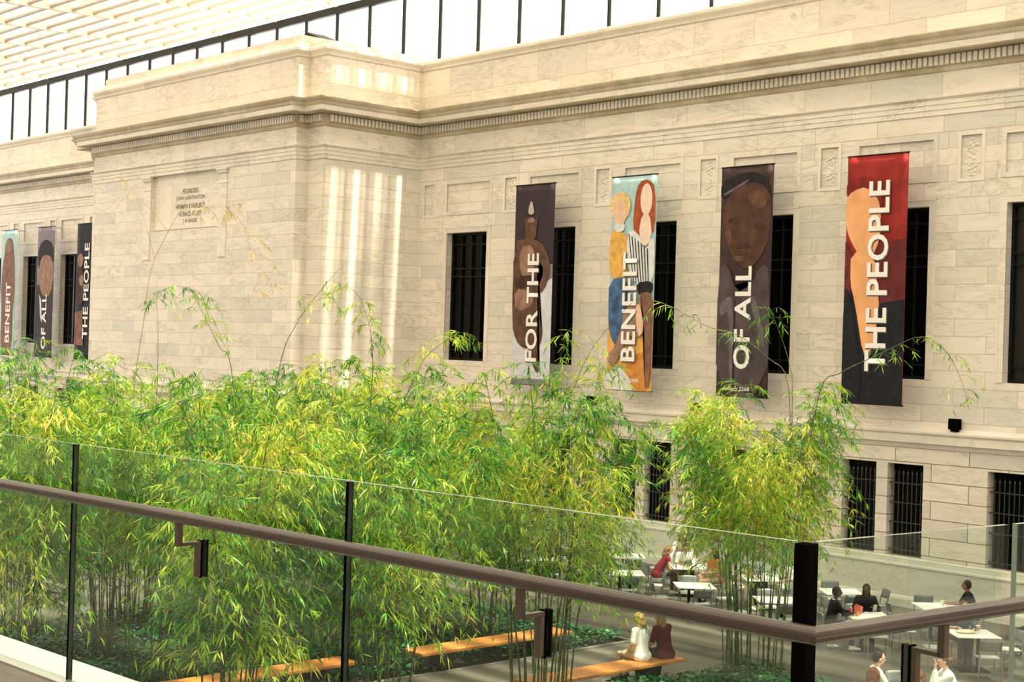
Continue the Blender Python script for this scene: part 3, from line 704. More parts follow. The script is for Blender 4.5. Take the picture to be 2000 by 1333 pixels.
# 1 FOR THE: a bronze statue silhouette on a dark ground that pales downward
banner(-34.4, 'dark banner reading FOR THE with a horned bronze statue, leftmost on the right wall', K['navy'],
 [('print_pale_ground', K['mid'], [(0, .46), (.5, .42), (1, .40), (1, 1), (0, 1)], 0), ('print_pale_ground', K['pale'], [(0, .56), (.55, .52), (1, .47), (1, .97), (0, .97)], 0),
  ('print_flame', K['bone'], [(.42, .07), (.5, .135), (.47, .15), (.36, .15), (.34, .125)], 1), ('print_figure', K['bronl'], ell(.42, .20, .13, .035), 0), ('print_figure', K['bron'], [(.26, .14), (.32, .19), (.54, .19), (.60, .14), (.58, .22), (.55, .28), (.30, .28), (.28, .22)], 1),
  ('print_figure', K['bron'], [(0, .28), (.30, .27), (.62, .28), (.82, .32), (.96, .41), (.88, .50), (.72, .55), (.66, .52), (.80, .43), (.66, .38), (.60, .46), (.70, .56), (.72, .68), (.82, .76), (.66, .84), (.78, .93), (.62, .94), (.5, .82), (.30, .82), (.12, .78), (0, .70)], 1),
  ('print_chest', K['bronl'], [(.16, .31), (.5, .30), (.55, .40), (.5, .46), (.18, .46)], 1), ('print_sash', K['dkb'], [(.05, .46), (.58, .45), (.64, .50), (.08, .53)], 1), ('print_drapery', K['bronl'], [(.04, .52), (.55, .53), (.52, .61), (.1, .64)], 1)],
 'FOR THE', .52, (.345, .885), .52)
# 2 BENEFIT: two generic painted figures, light blue above, ochre and orange below
banner(-30.15, 'bright banner reading BENEFIT with two painted figures, one blond and one red-haired', K['sky'],
 [('print_floor', K['ochre'], [(0, .62), (1, .58), (1, 1), (0, 1)], 0), ('print_floor', K['orange'], [(.35, .86), (1, .80), (1, 1), (.55, 1)], 1), ('print_floor', K['white'], [(0, .93), (.25, .88), (.5, .94), (.6, 1), (0, 1)], 0),
  ('print_sweater', K['ochre'], [(0, .24), (.2, .26), (.38, .27), (.44, .36), (.40, .49), (.0, .49)], 1), ('print_jeans', K['blue'], [(0, .48), (.42, .47), (.44, .60), (.34, .74), (.20, .80), (.04, .74), (0, .64)], 1),
  ('print_hair', K['blond'], ell(.22, .14, .22, .07), 1), ('print_face', K['skin'], ell(.20, .17, .15, .065), 1), ('print_neck', K['white'], [(.08, .22), (.34, .22), (.30, .26), (.1, .26)], 1),
  ('print_hair', K['red'], [(.62, .03), (.82, .02), (.98, .06), (1, .26), (.86, .28), (.60, .28), (.50, .24), (.54, .10)], 1), ('print_face', K['skin2'], ell(.79, .115, .13, .075), 1), ('print_neck', K['skin2'], [(.70, .18), (.88, .18), (.94, .30), (.76, .34), (.64, .28)], 1),
  ('print_blouse', K['white'], [(.36, .27), (.6, .25), (.78, .36), (.96, .28), (1, .34), (1, .50), (.70, .52), (.44, .46)], 1)]
 + [('print_stripe', K['blk'], [(.42+.07*i, .27+.012*i), (.44+.07*i, .27+.012*i), (.57+.055*i, .50), (.555+.055*i, .50)], 0) for i in range(7)]
 + [('print_shorts', K['blk'], [(.60, .50), (1, .49), (1, .55), (.72, .57)], 1), ('print_leg', K['facel'], [(.66, .55), (.98, .54), (1, .62), (.98, .98), (.86, .98), (.84, .66)], 1), ('print_leg', K['bronl'], [(.38, .62), (.70, .60), (.84, .70), (.70, .76), (.48, .74), (.28, .86), (.10, .90), (.02, .84), (.2, .80), (.34, .70)], 1), ('print_hand', K['skin'], [(.62, .60), (.74, .60), (.84, .72), (.70, .76)], 1)],
 'BENEFIT', .49, (.355, .865), .56, gallery=('Gallery 229A', .50, .955))
# 3 OF ALL: dark portrait of a figure in a cap
banner(-25.95, 'dark brown banner reading OF ALL with a close portrait of a person in a cap', K['choc'],
 [('print_cap', K['blk'], [(0, .06), (.4, .03), (.7, .03), (.95, .08), (1, .16), (.9, .10), (.6, .07), (.3, .10), (0, .15)], 1), ('print_cap_brim', K['jackl'], [(.05, .115), (.5, .062), (.56, .060), (.5, .072), (.08, .125)], 0),
  ('print_face', K['face'], [(.10, .14), (.35, .08), (.75, .07), (.97, .13), (.97, .30), (.85, .38), (.62, .45), (.40, .44), (.18, .36), (.04, .24)], 2), ('print_light', K['face2'], [(.5, .12), (.7, .10), (.92, .13), (.86, .19), (.62, .18)], 2), ('print_light', K['face2'], [(.1, .28), (.2, .27), (.26, .32), (.16, .34)], 2), ('print_light', K['face2'], [(.26, .395), (.38, .385), (.54, .40), (.44, .415), (.3, .41)], 2),
  ('print_shade', K['dkb'], ell(.26, .235, .10, .012), 0), ('print_shade', K['dkb'], ell(.78, .265, .11, .013), 0), ('print_shade', K['dkb'], ell(.45, .345, .16, .012), 0),
  ('print_jacket', K['jack'], [(0, .44), (.18, .42), (.36, .55), (.62, .52), (.86, .42), (1, .46), (1, 1), (0, 1)], 1), ('print_fold', K['jackl'], [(.04, .60), (.22, .56), (.30, .58), (.34, .97), (.28, .97), (.24, .62), (.06, .66)], 1), ('print_zip', K['blk'], [(.33, .58), (.36, .58), (.37, .99), (.33, .99)], 0), ('print_fold', K['jackl'], [(.62, .58), (.72, .56), (.90, .70), (.94, .80), (.86, .76)], 1)],
 'OF ALL', .50, (.435, .880), .56, gallery=('Gallery 226B', .42, .968))
# 4 THE PEOPLE: plain portrait shape, crimson above, ink below
banner(-21.78, 'crimson and black banner reading THE PEOPLE, rightmost of the four on the right wall', K['crim'],
 [('print_ground', K['wine'], [(.42, .36), (1, .34), (1, .62), (.5, .62)], 0), ('print_ground', K['ink'], [(.0, .52), (.12, .50), (.5, .6), (1, .58), (1, 1), (0, 1)], 0), ('print_ground', K['wine'], [(0, .34), (.12, .40), (.10, .56), (0, .58)], 0),
  ('print_neck', K['peach'], [(.10, .38), (.50, .40), (.56, .54), (.60, .62), (.48, .80), (.36, .82), (.18, .58), (.10, .52)], 1), ('print_face', K['peach'], [(0, .16), (.10, .13), (.34, .12), (.52, .16), (.60, .26), (.56, .36), (.42, .42), (.22, .40), (.04, .32), (0, .26)], 2), ('print_hair', K['hair'], [(0, .10), (.30, .08), (.56, .11), (.62, .24), (.54, .18), (.34, .125), (.10, .14), (0, .17)], 1),
  ('print_coat', K['ink'], [(0, .53), (.10, .55), (.28, .80), (.34, .99), (0, .99)], 1)],
 'THE PEOPLE', .55, (.105, .868), .62)
# banners left of the projecting block
banner(-73.15, 'pale blue banner reading BENEFIT with a tall brown figure, leftmost in the photo', K['sky'],
 [('print_figure', K['facel'], [(.30, .09), (.5, .06), (.72, .08), (.80, .16), (.92, .30), (.95, .50), (.82, .70), (.86, 1), (.10, 1), (.16, .70), (.06, .45), (.14, .28), (.26, .18)], 2), ('print_figure', K['bronl'], ell(.5, .13, .16, .05), 0)],
 'BENEFIT', .55, (.42, .90), .50, wd=1.85, lshadow=False)
banner(-68.95, 'dark banner reading OF ALL with a dark-haired head, left of the projecting block', K['mid'],
 [('print_ground', K['navy'], [(0, .45), (1, .4), (1, 1), (0, 1)], 0), ('print_hair', K['blk'], [(.1, .14), (.5, .09), (.95, .14), (1, .28), (.8, .26), (.4, .22), (.2, .34), (.04, .28)], 1), ('print_face', K['bronl'], [(.2, .24), (.6, .21), (.95, .25), (1, .45), (.72, .55), (.32, .52), (.12, .40)], 1), ('print_collar', K['white'], [(.2, .52), (.32, .56), (.40, .74), (.30, .70)], 0)],
 'OF ALL', .52, (.52, .94), .50, wd=1.85, lshadow=False)
banner(-64.75, 'black banner reading THE PEOPLE, half hidden behind the left end of the projecting block', K['ink'],
 [('print_figure', K['bronl'], ell(.22, .27, .16, .05), 1), ('print_figure', K['dkb'], [(0, .32), (.4, .32), (.5, .6), (0, .6)], 1), ('print_figure', K['bronl'], ell(.3, .42, .12, .04), 1), ('print_ground', K['facel'], [(0, .66), (.4, .64), (.5, .9), (0, .9)], 0)],
 'THE PEOPLE', .58, (.145, .85), .50, wd=1.85, lshadow=False)
# ================================================================ BAMBOO
M_leaf = leafy('bamboo_leaf', [(0, (.004, .08, .035)), (.25, (.015, .19, .035)), (.42, (.09, .36, .03)), (.60, (.40, .60, .04)), (.80, (.82, .80, .10)), (.94, (.85, .66, .20)), (1, (.60, .38, .14))], rough=.38, transl=.34, spec=.45, nscale=.5, nmix=.58)  # leaf hues, with light and shade of the clumps painted in by broad noise
M_dry = leafy('dry_bamboo_leaf', [(0, (.45, .42, .10)), (.5, (.62, .48, .14)), (1, (.52, .34, .12))], rough=.5, transl=.4, nscale=1)
def culm_mat():
    m, nt, out = newmat('bamboo_culm'); L = nt.links.new
    ge = N(nt, 'ShaderNodeTexCoord'); oi = N(nt, 'ShaderNodeObjectInfo'); sp = N(nt, 'ShaderNodeSeparateXYZ'); L(ge.outputs['Object'], sp.inputs[0])
    ml = N(nt, 'ShaderNodeMath', operation='MULTIPLY'); L(sp.outputs[2], ml.inputs[0]); ml.inputs[1].default_value = 3.4
    fr = N(nt, 'ShaderNodeMath', operation='FRACT'); L(ml.outputs[0], fr.inputs[0])
    r = ramp(nt, [(0, (.30, .26, .12)), (.05, (.06, .10, .035)), (.2, (.045, .085, .035)), (.93, (.06, .10, .035)), (1, (.25, .22, .1))]); L(fr.outputs[0], r.inputs[0])
    r2 = ramp(nt, [(0, (.6, .75, .7)), (.6, (1, 1, 1)), (1, (2.2, 1.6, .9))]); L(oi.outputs['Random'], r2.inputs[0])
    mx = N(nt, 'ShaderNodeMixRGB', blend_type='MULTIPLY'); mx.inputs[0].default_value = 1; L(r.outputs[0], mx.inputs[1]); L(r2.outputs[0], mx.inputs[2])
    b = N(nt, 'ShaderNodeBsdfPrincipled', Roughness=.4); L(mx.outputs[0], b.inputs['Base Color']); L(b.outputs[0], out.inputs[0]); return m
M_culm = culm_mat()
M_twig = plain('bamboo_twig', (.20, .17, .07), .6)
M_dryculm = plain('dry_bamboo_cane', (.40, .28, .13), .6, scale=4, var=.2)
def nrm(a): return a/(np.linalg.norm(a, axis=-1, keepdims=True)+1e-9)
def branch_leaves(Lst, P0, az, L_, up, rng, nl, lsize=1., droop=1.):
    "adds leaf fans along a drooping branchlet; returns its points"
    d = np.array([math.cos(az), math.sin(az), 0.])
    s = np.linspace(0, 1, 6)[:, None]
    pts = P0+d*L_*s+np.array([0, 0, 1.])*(up*L_*s-droop*.75*L_*s**2)
    # leaf positions cluster at nodes of the twig
    k = np.clip(np.sort(rng.beta(1.6, 1.0, nl)), .12, 1)
    k = np.round(k*6)/6*.8+k*.2
    idx = np.clip(k*5, 0, 4.999); i0 = idx.astype(int); fr = (idx-i0)[:, None]
    P = pts[i0]*(1-fr)+pts[i0+1]*fr; T = nrm(pts[i0+1]-pts[i0])
    side = rng.normal(0, .75, (nl, 3)); side[:, 2] *= .5
    D = nrm(T*.9+side+np.array([0, 0, -.45*droop]))
    up_ = nrm(np.array([0, 0, 1.])+rng.normal(0, .55, (nl, 3))); Nn = nrm(up_-D*(up_*D).sum(1, keepdims=True))
    Lst.append((P, D, Nn, rng.uniform(.11, .235, nl)*lsize, rng.uniform(.013, .023, nl)*lsize))
    return pts
def clump_proto(seed, H, R, nc, nl=13, zlo=.34, nodes=15, rb=.42):
    rng = np.random.default_rng(seed); culms = []; twigs = MB(); Lst = []
    for c in range(nc):
        a0 = rng.uniform(0, 2*np.pi); r0 = rb*math.sqrt(rng.uniform(0, 1)); az = a0+rng.normal(0, .5)
        h = H*rng.uniform(.72, 1.0); lean = R*rng.uniform(.15, .85)*(1.0 if h > .8*H else 1.1)
        t = np.linspace(0, 1, 15)
        rad = lean*(.25*t+.75*t**2.6); z = h*(t-.10*(lean/R)*t**4)
        x = r0*math.cos(a0)+rad*math.cos(az); y = r0*math.sin(a0)+rad*math.sin(az)
        P = np.stack([x, y, z], 1); r_ = rng.uniform(.012, .021)
        m = MB(); m.tube([tuple(p) for p in P], [max(.0035, r_*(1-.8*tt)) for tt in t], 6); culms.append(m.mesh('culm'))
        for tn in np.linspace(zlo+rng.uniform(-.05, .05), 1.0, nodes):
            f_ = tn*14; i = min(13, int(f_)); p = P[i]*(1-(f_-i))+P[i+1]*(f_-i)
            for b in range(4 if tn > .5 else 2):
                bz = az+rng.normal(0, 1.15) if rng.uniform() < .65 else rng.uniform(0, 2*np.pi)
                Lb = rng.uniform(.45, 1.15)*(1.15-.55*max(0, tn-.55)/.45)*(.65+.35*min(1, (tn-zlo+.25)/.3))
                pts = branch_leaves(Lst, p, bz, Lb, rng.uniform(.25, .9), rng, int(nl*rng.uniform(.7, 1.3)), droop=rng.uniform(.7, 1.5))
                twigs.tube([tuple(q_) for q_ in pts], [.004, .0035, .003, .0025, .002, .0015], 3, cap=False)
    A = [np.concatenate([l[i] for l in Lst]) for i in range(5)]
    V, n = leaf_quads(*A)
    return culms, twigs.mesh('branches'), leaf_mesh('foliage', V, n)
def make_clump(proto, name='bamboo_clump'):
    cu, tw, lf = proto; t = empty(name, (0, 0, 0))
    for m in cu: link('culm', m, M_culm, t)
    o = link('branches', tw, M_twig, t); o['kind'] = 'stuff'
    o = link('foliage', lf, M_leaf, t); o['kind'] = 'stuff'
    return t
def dup(root, loc, rz, sc=1.0):
    r = root.copy(); COL.objects.link(r); r.location = loc; r.rotation_euler = (0, 0, rz); r.scale = (sc, sc, sc)
    for ch in list(root.children):
        c = ch.copy(); COL.objects.link(c); c.parent = r
        for g_ in ch.children:
            d = g_.copy(); COL.objects.link(d); d.parent = c
    return r
PR = [clump_proto(11, 6.25, 1.75, 24, nl=20, zlo=.52, rb=.7), clump_proto(23, 6.2, 1.9, 17, nl=20, zlo=.42), clump_proto(37, 6.2, 1.8, 19, nl=20, zlo=.44, rb=.5), clump_proto(51, 6.1, 1.8, 16, nl=20, zlo=.36)]
ROOT = [None]*4
CL = [  # x, y, proto, rotation, scale, label
 (-17.8, 22.8, 0, 1.1, 1.0, 'lone bamboo clump at the right, standing apart in front of the café tables'),
 (-18.25, 17.6, 2, 2.2, 1.0, 'tall yellow-green bamboo clump beside the front end of the occupied bench, centre of the photo'),
 (-18.3, 14.3, 1, .4, 1.0, 'bamboo clump in the near bed just right of the middle black glass joint'),
 (-18.3, 11.4, 3, 3.3, 1.0, 'near bamboo clump crossing in front of the lowest-left wooden bench'),
 (-23.4, 20.9, 1, 4.0, .92, 'bamboo clump at the right back corner of the middle bed, behind the second bench'),
 (-25.3, 20.1, 3, 5.3, .93, 'bamboo clump with spread-out culms rising from the ivy behind the second bench'),
 (-27.2, 21.7, 0, 2.9, .97, 'bamboo clump at the back edge of the middle bed, under the first dark windows'),
 (-29.0, 21.0, 2, .9, .99, 'bamboo clump in the far back left corner of the middle bed'),
 (-23.5, 17.2, 1, 1.7, 1.0, 'bamboo clump at the middle black glass joint, behind the gap between the two left benches'),
 (-23.6, 13.5, 0, 5.0, .98, 'bamboo clump behind the left bracket of the handrail'),
 (-23.7, 10.6, 3, 2.4, 1.02, 'bamboo clump at the far left edge above the white sill'),
 (-26.5, 17.5, 2, 4.4, .92, 'bamboo clump in the centre of the middle bed, under the inscription panel'),
 (-26.5, 14.0, 3, .2, .93, 'bamboo clump with crossing dark culms, right of the left black glass joint'),
 (-28.9, 15.7, 1, 3.0, .98, 'bamboo clump on the far side of the middle bed with pale paving behind its culms'),
 (-29.5, 13.3, 2, 5.8, 1.02, 'bamboo clump at the left with bare dark culms against pale paving'),
 (-29.3, 18.4, 0, .6, .97, 'bamboo clump on the far left side of the middle bed, behind the left handrail bracket'),
 (-26.6, 11.0, 1, 2.0, 1.03, 'bamboo clump at the left frame edge, below the pale blue banner'),
 (-29.7, 10.8, 3, 1.2, 1.0, 'bamboo clump farthest left, only its right side in the photo'),
]
for i, (x, y, pr, rz, sc, lab) in enumerate(CL):
    if ROOT[pr] is None:
        ROOT[pr] = make_clump(PR[pr]); r = ROOT[pr]; r.location = (x, y, -.05); r.rotation_euler = (0, 0, rz); r.scale = (sc,)*3
    else: r = dup(ROOT[pr], (x, y, -.05), rz, sc)
    tag(r, lab, 'bamboo', 'bamboo clumps in the planting beds')
# tall sparse shoots rising above the mass
SH = {
 'S1': [(-27.3, 14.5, -.05), (-27.25, 14.6, 2.5), (-27.22, 14.7, 5.22), (-27.18, 14.74, 5.84), (-27.1, 14.82, 6.76), (-27.06, 14.86, 7.38), (-26.99, 14.94, 7.84), (-26.81, 15.14, 8.42), (-26.66, 15.29, 8.83), (-26.53, 15.43, 9.2)],
 'S1a': [(-26.99, 14.94, 7.84), (-27.12, 14.79, 8.5), (-27.29, 14.6, 9.16), (-27.53, 14.34, 9.46)],
 'S1b': [(-26.8, 15.14, 8.36), (-27.03, 14.89, 8.76), (-27.23, 14.67, 9.06)],
 'S1c': [(-27.04, 14.89, 7.79), (-27.29, 14.61, 8.19), (-27.58, 14.28, 8.55)],
 'S1d': [(-26.66, 15.29, 8.81), (-26.33, 15.65, 8.9), (-26.05, 15.96, 8.92), (-25.85, 16.18, 8.99)],
 'S1e': [(-26.05, 15.96, 8.92), (-25.8, 16.23, 8.56), (-25.69, 16.36, 7.95), (-25.58, 16.48, 7.55), (-25.68, 16.38, 7.13)],
 'S2': [(-27.3, 15.3, -.05), (-27.34, 15.28, 2.6), (-27.36, 15.28, 5.21), (-27.36, 15.28, 5.84), (-27.37, 15.27, 6.46), (-27.41, 15.23, 7.14)],
 'S2a': [(-27.41, 15.23, 7.14), (-27.16, 15.49, 7.31), (-26.91, 15.76, 7.21), (-26.66, 16.04, 6.81), (-26.44, 16.29, 6.09)],
 'S3': [(-26.0, 16.7, -.05), (-26.1, 16.6, 3.0), (-26.35, 16.39, 5.68), (-26.51, 16.21, 6.09), (-26.73, 15.97, 6.7), (-26.95, 15.72, 7.32)],
 'S4': [(-24.9, 15.8, -.05), (-24.7, 16.0, 3.0), (-24.43, 16.27, 5.73), (-24.24, 16.47, 6.54), (-23.95, 16.78, 7.19), (-23.68, 17.08, 7.7)],
 'S5': [(-22.6, 16.7, -.05), (-22.45, 16.9, 3.0), (-22.41, 16.99, 5.42), (-22.41, 16.99, 6.0), (-22.46, 16.94, 6.57), (-22.57, 16.8, 7.09)],
 'S5a': [(-22.57, 16.8, 7.09), (-22.74, 16.62, 7.32), (-22.96, 16.38, 7.17), (-23.15, 16.17, 7.02)],
 'S6': [(-22.5, 15.4, -.05), (-22.0, 16.0, 3.0), (-21.15, 16.89, 5.47), (-20.97, 17.08, 6.04), (-20.67, 17.41, 6.42), (-20.54, 17.54, 6.52)],
 'S7': [(-18.75, 17.9, -.05), (-18.9, 18.2, 2.8), (-18.94, 18.56, 5.02), (-18.8, 18.71, 5.57), (-18.66, 18.87, 6.12), (-18.45, 19.09, 6.59), (-18.12, 19.44, 7.14)],
 'S7a': [(-18.95, 18.5, 4.6), (-19.1, 18.39, 5.2), (-18.99, 18.5, 5.93), (-18.91, 18.59, 6.48), (-18.85, 18.65, 6.66)],
 'S8': [(-17.3, 22.9, -.05), (-17.15, 22.85, 3.0), (-17.1, 22.79, 5.56), (-17.14, 22.75, 6.04), (-17.23, 22.64, 6.51), (-17.42, 22.43, 7.17)],
 'S9': [(-17.2, 22.7, -.05), (-17.0, 22.9, 3.0), (-16.76, 23.16, 5.57), (-16.51, 23.43, 5.97), (-16.13, 23.85, 6.27), (-15.87, 24.13, 6.47), (-15.49, 24.55, 6.7), (-15.16, 24.91, 6.41), (-14.96, 25.13, 5.84), (-14.87, 25.24, 5.37)],
 'S10': [(-17.4, 23.1, -.05), (-17.2, 22.9, 3.0), (-17.15, 22.74, 5.65), (-17.42, 22.44, 6.22), (-17.82, 22.01, 6.63), (-18.17, 21.61, 6.76), (-18.53, 21.22, 7.03), (-18.8, 20.93, 7.21)],
}
def shoot(keys, label, leafspec, dry=False, seed=1):
    base = SH[keys[0]][0]; t = empty('bamboo_shoot', base, 0, label, 'bamboo', 'tall thin shoots above the bamboo')
    rng = np.random.default_rng(seed); Lst = []; tw = MB()
    for k, key in enumerate(keys):
        pts = [Vector(p)-Vector(base) for p in SH[key]]; n = len(pts); r0 = .011 if k == 0 else .0045
        fine = []
        for i in range(n-1):
            for s in (0, .25, .5, .75):
                p0, p1, p2, p3 = pts[max(i-1, 0)], pts[i], pts[i+1], pts[min(i+2, n-1)]
                fine.append(.5*((2*p1)+(p2-p0)*s+(2*p0-5*p1+4*p2-p3)*s*s+(3*p1-p0-3*p2+p3)*s**3))
        fine.append(pts[-1])
        m = MB(); m.tube([tuple(p) for p in fine], [max(.0022, r0*(1-.75*i/len(fine))) for i in range(len(fine))], 6)
        m.build('culm' if k == 0 else 'side_branch', M_dryculm if dry else M_culm, t)
        s0, s1, cnt, nl = leafspec.get(key, (.7, 1, 6, 9))
        for j in range(cnt):
            s = s0+(s1-s0)*(j+rng.uniform(0, .9))/max(1, cnt); f_ = s*(len(fine)-1); i = min(len(fine)-2, int(f_)); p = np.array(fine[i].lerp(fine[i+1], f_-i))
            q_ = branch_leaves(Lst, p, rng.uniform(0, 2*np.pi), rng.uniform(.22, .6), rng.uniform(.1, .7), rng, nl, lsize=.95, droop=1.1)
            tw.tube([tuple(v) for v in q_], [.003, .0027, .0024, .002, .0017, .0012], 3, cap=False)
    A = [np.concatenate([l[i] for l in Lst]) for i in range(5)]; V, n = leaf_quads(*A)
    o = link('branches', tw.mesh('branches'), M_dryculm if dry else M_twig, t); o['kind'] = 'stuff'
    o = link('foliage', leaf_mesh('foliage', V, n), M_dry if dry else M_leaf, t); o['kind'] = 'stuff'
    return t
shoot(['S1', 'S1a', 'S1b', 'S1c', 'S1d', 'S1e'], 'tallest dry tan shoot with golden leaves, crossing the founders inscription', {'S1': (.8, .95, 3, 3), 'S1a': (.9, 1, 1, 4), 'S1b': (.9, 1, 1, 4), 'S1c': (.9, 1, 1, 4), 'S1d': (.2, 1, 6, 12), 'S1e': (.2, 1, 9, 10)}, dry=True, seed=3)
shoot(['S2', 'S2a'], 'straight green shoot arching right at its tip, below the founders inscription', {'S2': (.93, 1, 5, 10), 'S2a': (.1, 1, 15, 14)}, seed=5)
shoot(['S3'], 'shoot leaning left with a green leafy tip, left of the block corner', {'S3': (.7, 1, 7, 12)}, seed=6)
shoot(['S4'], 'bare thin shoot leaning right against the sunlit block corner', {'S4': (.72, .93, 5, 12)}, seed=7)
shoot(['S5', 'S5a'], 'green shoot bowing left in front of the sunlit return wall', {'S5': (.66, 1, 12, 18), 'S5a': (.2, 1, 8, 14)}, seed=8)
shoot(['S6'], 'shoot spreading right over the first dark window on the right wall', {'S6': (.6, 1, 14, 18)}, seed=9)
shoot(['S7', 'S7a'], 'two thin leaning canes between the first two right-hand banners', {'S7': (.62, .74, 5, 12), 'S7a': (.4, 1, 8, 16)}, seed=10)
shoot(['S8'], 'upright shoot with a leafy tip in front of the OF ALL banner', {'S8': (.9, 1, 7, 12)}, seed=11)
shoot(['S9'], 'shoot arching right past the THE PEOPLE banner with hanging leaves', {'S9': (.45, .995, 17, 11)}, seed=12)
shoot(['S10'], 'shoot arching left between the BENEFIT and OF ALL banners', {'S10': (.5, .995, 14, 8)}, seed=13)
# ================================================================ FURNITURE
M_ttop = plain('white_laminate_top', (.88, .87, .84), .3, var=.01)
M_grey = plain('grey_moulded_seat', (.155, .165, .165), .45, var=.05)
M_greyl = plain('light_grey_seat', (.33, .35, .34), .4, var=.05)
M_steel = plain('painted_steel_leg', (.10, .105, .10), .4, metal=.3)
def wood_mat():
    m, nt, out = newmat('oiled_hardwood'); L = nt.links.new
    tc = N(nt, 'ShaderNodeTexCoord'); mp = N(nt, 'ShaderNodeMapping'); mp.inputs['Scale'].default_value = (14, 1.1, 6); L(tc.outputs['Object'], mp.inputs[0])
    n = N(nt, 'ShaderNodeTexNoise', Scale=3, Detail=8, Roughness=.6, Distortion=.6); L(mp.outputs[0], n.inputs['Vector'])
    r = ramp(nt, [(.3, (.30, .085, .02)), (.5, (.52, .19, .045)), (.7, (.66, .29, .08))]); L(n.outputs[0], r.inputs[0])
    b = N(nt, 'ShaderNodeBsdfPrincipled', Roughness=.45); L(r.outputs[0], b.inputs['Base Color']); L(b.outputs[0], out.inputs[0]); return m
M_wood = wood_mat()
def bench(x, y0, y1, label, w_=.60):
    t = empty('wooden_bench', (x, (y0+y1)/2, 0), 0, label, 'bench', 'slab benches on the path'); h = (y1-y0)/2
    m = MB(); m.box(-w_/2, w_/2, -h, h, .385, .45); m.build('seat', M_wood, t, bevel=.012)
    for s in (-h+.72, h-.72):
        m = MB(); m.add([(-.17, s-.13, 0), (.17, s-.13, 0), (.17, s+.13, 0), (-.17, s+.13, 0), (-.22, s-.16, .385), (.22, s-.16, .385), (.22, s+.16, .385), (-.22, s+.16, .385)], [(3, 2, 1, 0), (4, 5, 6, 7), (0, 1, 5, 4), (1, 2, 6, 5), (2, 3, 7, 6), (3, 0, 4, 7)])
        m.build('leg', M_alu, t, bevel=.008)
    return t
bench(-22.16, 17.95, 21.95, 'orange-brown wooden bench at the edge of the ivy, partly behind the centre culms')
bench(-19.02, 17.95, 21.85, 'orange-brown wooden bench with two women sitting on its far end')
bench(-22.3, 12.7, 16.55, 'wooden bench at the bottom left, behind the near bamboo')
TA = math.radians(50); E1 = Vector((math.cos(TA), math.sin(TA), 0)); E2 = Vector((math.sin(TA), -math.cos(TA), 0))
def make_table():
    t = empty('cafe_table', (0, 0, 0))
    m = MB(); m.box(-.45, .45, -.45, .45, .722, .742); m.build('tabletop', M_ttop, t, bevel=.003)
    m = MB(); m.box(-.32, .32, -.05, .05, .70, .722); m.box(-.05, .05, -.32, .32, .70, .722); m.build('support_cross', M_steel, t)
    for s in (-.13, .13): m = MB(); m.box(s-.03, s+.03, -.03, .03, .02, .70); m.build('pedestal', M_alu, t)
    m = MB(); m.box(-.30, .30, -.26, .26, 0, .02); m.build('base_plate', M_alu, t, bevel=.004)
    return t
def make_chair():
    "grey cafe chair, facing +Y"
    t = empty('cafe_chair', (0, 0, 0))
    m = MB(); nx, ny = 6, 6; vs = []
    for z_ in (0, -.018):
        for j in range(ny+1):
            for i in range(nx+1):
                u = i/nx*2-1; v = j/ny*2-1; xx = .215*u*(1-.06*v*v)*(1.0 if v > -.5 else .97); yy = .20*v
                vs.append((xx, yy, .455-.014*(1-u*u)*(1-v*v)-(.02*max(0, v-.5)**2*4)+z_))
    k = (nx+1)*(ny+1); fs = []
    for j in range(ny):
        for i in range(nx):
            a = j*(nx+1)+i; fs += [(a, a+1, a+nx+2, a+nx+1), (k+a, k+a+nx+1, k+a+nx+2, k+a+1)]
    rim = [i for i in range(nx+1)]+[(j+1)*(nx+1)-1 for j in range(1, ny+1)]+[ny*(nx+1)+i for i in range(nx-1, -1, -1)]+[j*(nx+1) for j in range(ny-1, 0, -1)]
    fs += [(rim[i], k+rim[i], k+rim[(i+1) % len(rim)], rim[(i+1) % len(rim)]) for i in range(len(rim))]
    m.add(vs, fs); m.build('seat', M_greyl, t, smooth=True)
    m = MB(); vs = []
    for d in (0, -.016):
        for j in range(5):
            for i in range(7):
                u = i/6*2-1; v = j/4
                vs.append((.205*u*(1-.05*v), -.205-.055*v-.03*(1-u*u)+d, .60+.215*v-.012*u*u*(1 if j == 4 else 0)))
    k = 35; fs = []
    for j in range(4):
        for i in range(6):
            a = j*7+i; fs += [(a, a+7, a+8, a+1), (k+a, k+a+1, k+a+8, k+a+7)]
    rim = list(range(7))+[13, 20, 27, 34]+[33, 32, 31, 30, 29, 28]+[21, 14, 7]
    fs += [(rim[i], rim[(i+1) % len(rim)], k+rim[(i+1) % len(rim)], k+rim[i]) for i in range(len(rim))]
    m.add(vs, fs); m.build('backrest', M_grey, t, smooth=True)
    for s in (-1, 1):
        m = MB(); m.tube([(.20*s, .17, .445), (.225*s, .215, 0)], [.014, .010], 8); m.build('leg', M_grey, t)
        m = MB(); m.tube([(.205*s, -.262, .80), (.208*s, -.205, .60), (.212*s, -.185, .445), (.235*s, -.255, 0)], [.013, .014, .015, .010], 8); m.build('leg', M_grey, t)
        m = MB(); m.tube([(.203*s, .17, .44), (.211*s, -.185, .44)], .010, 6); m.build('seat_rail', M_grey, t)
    return t
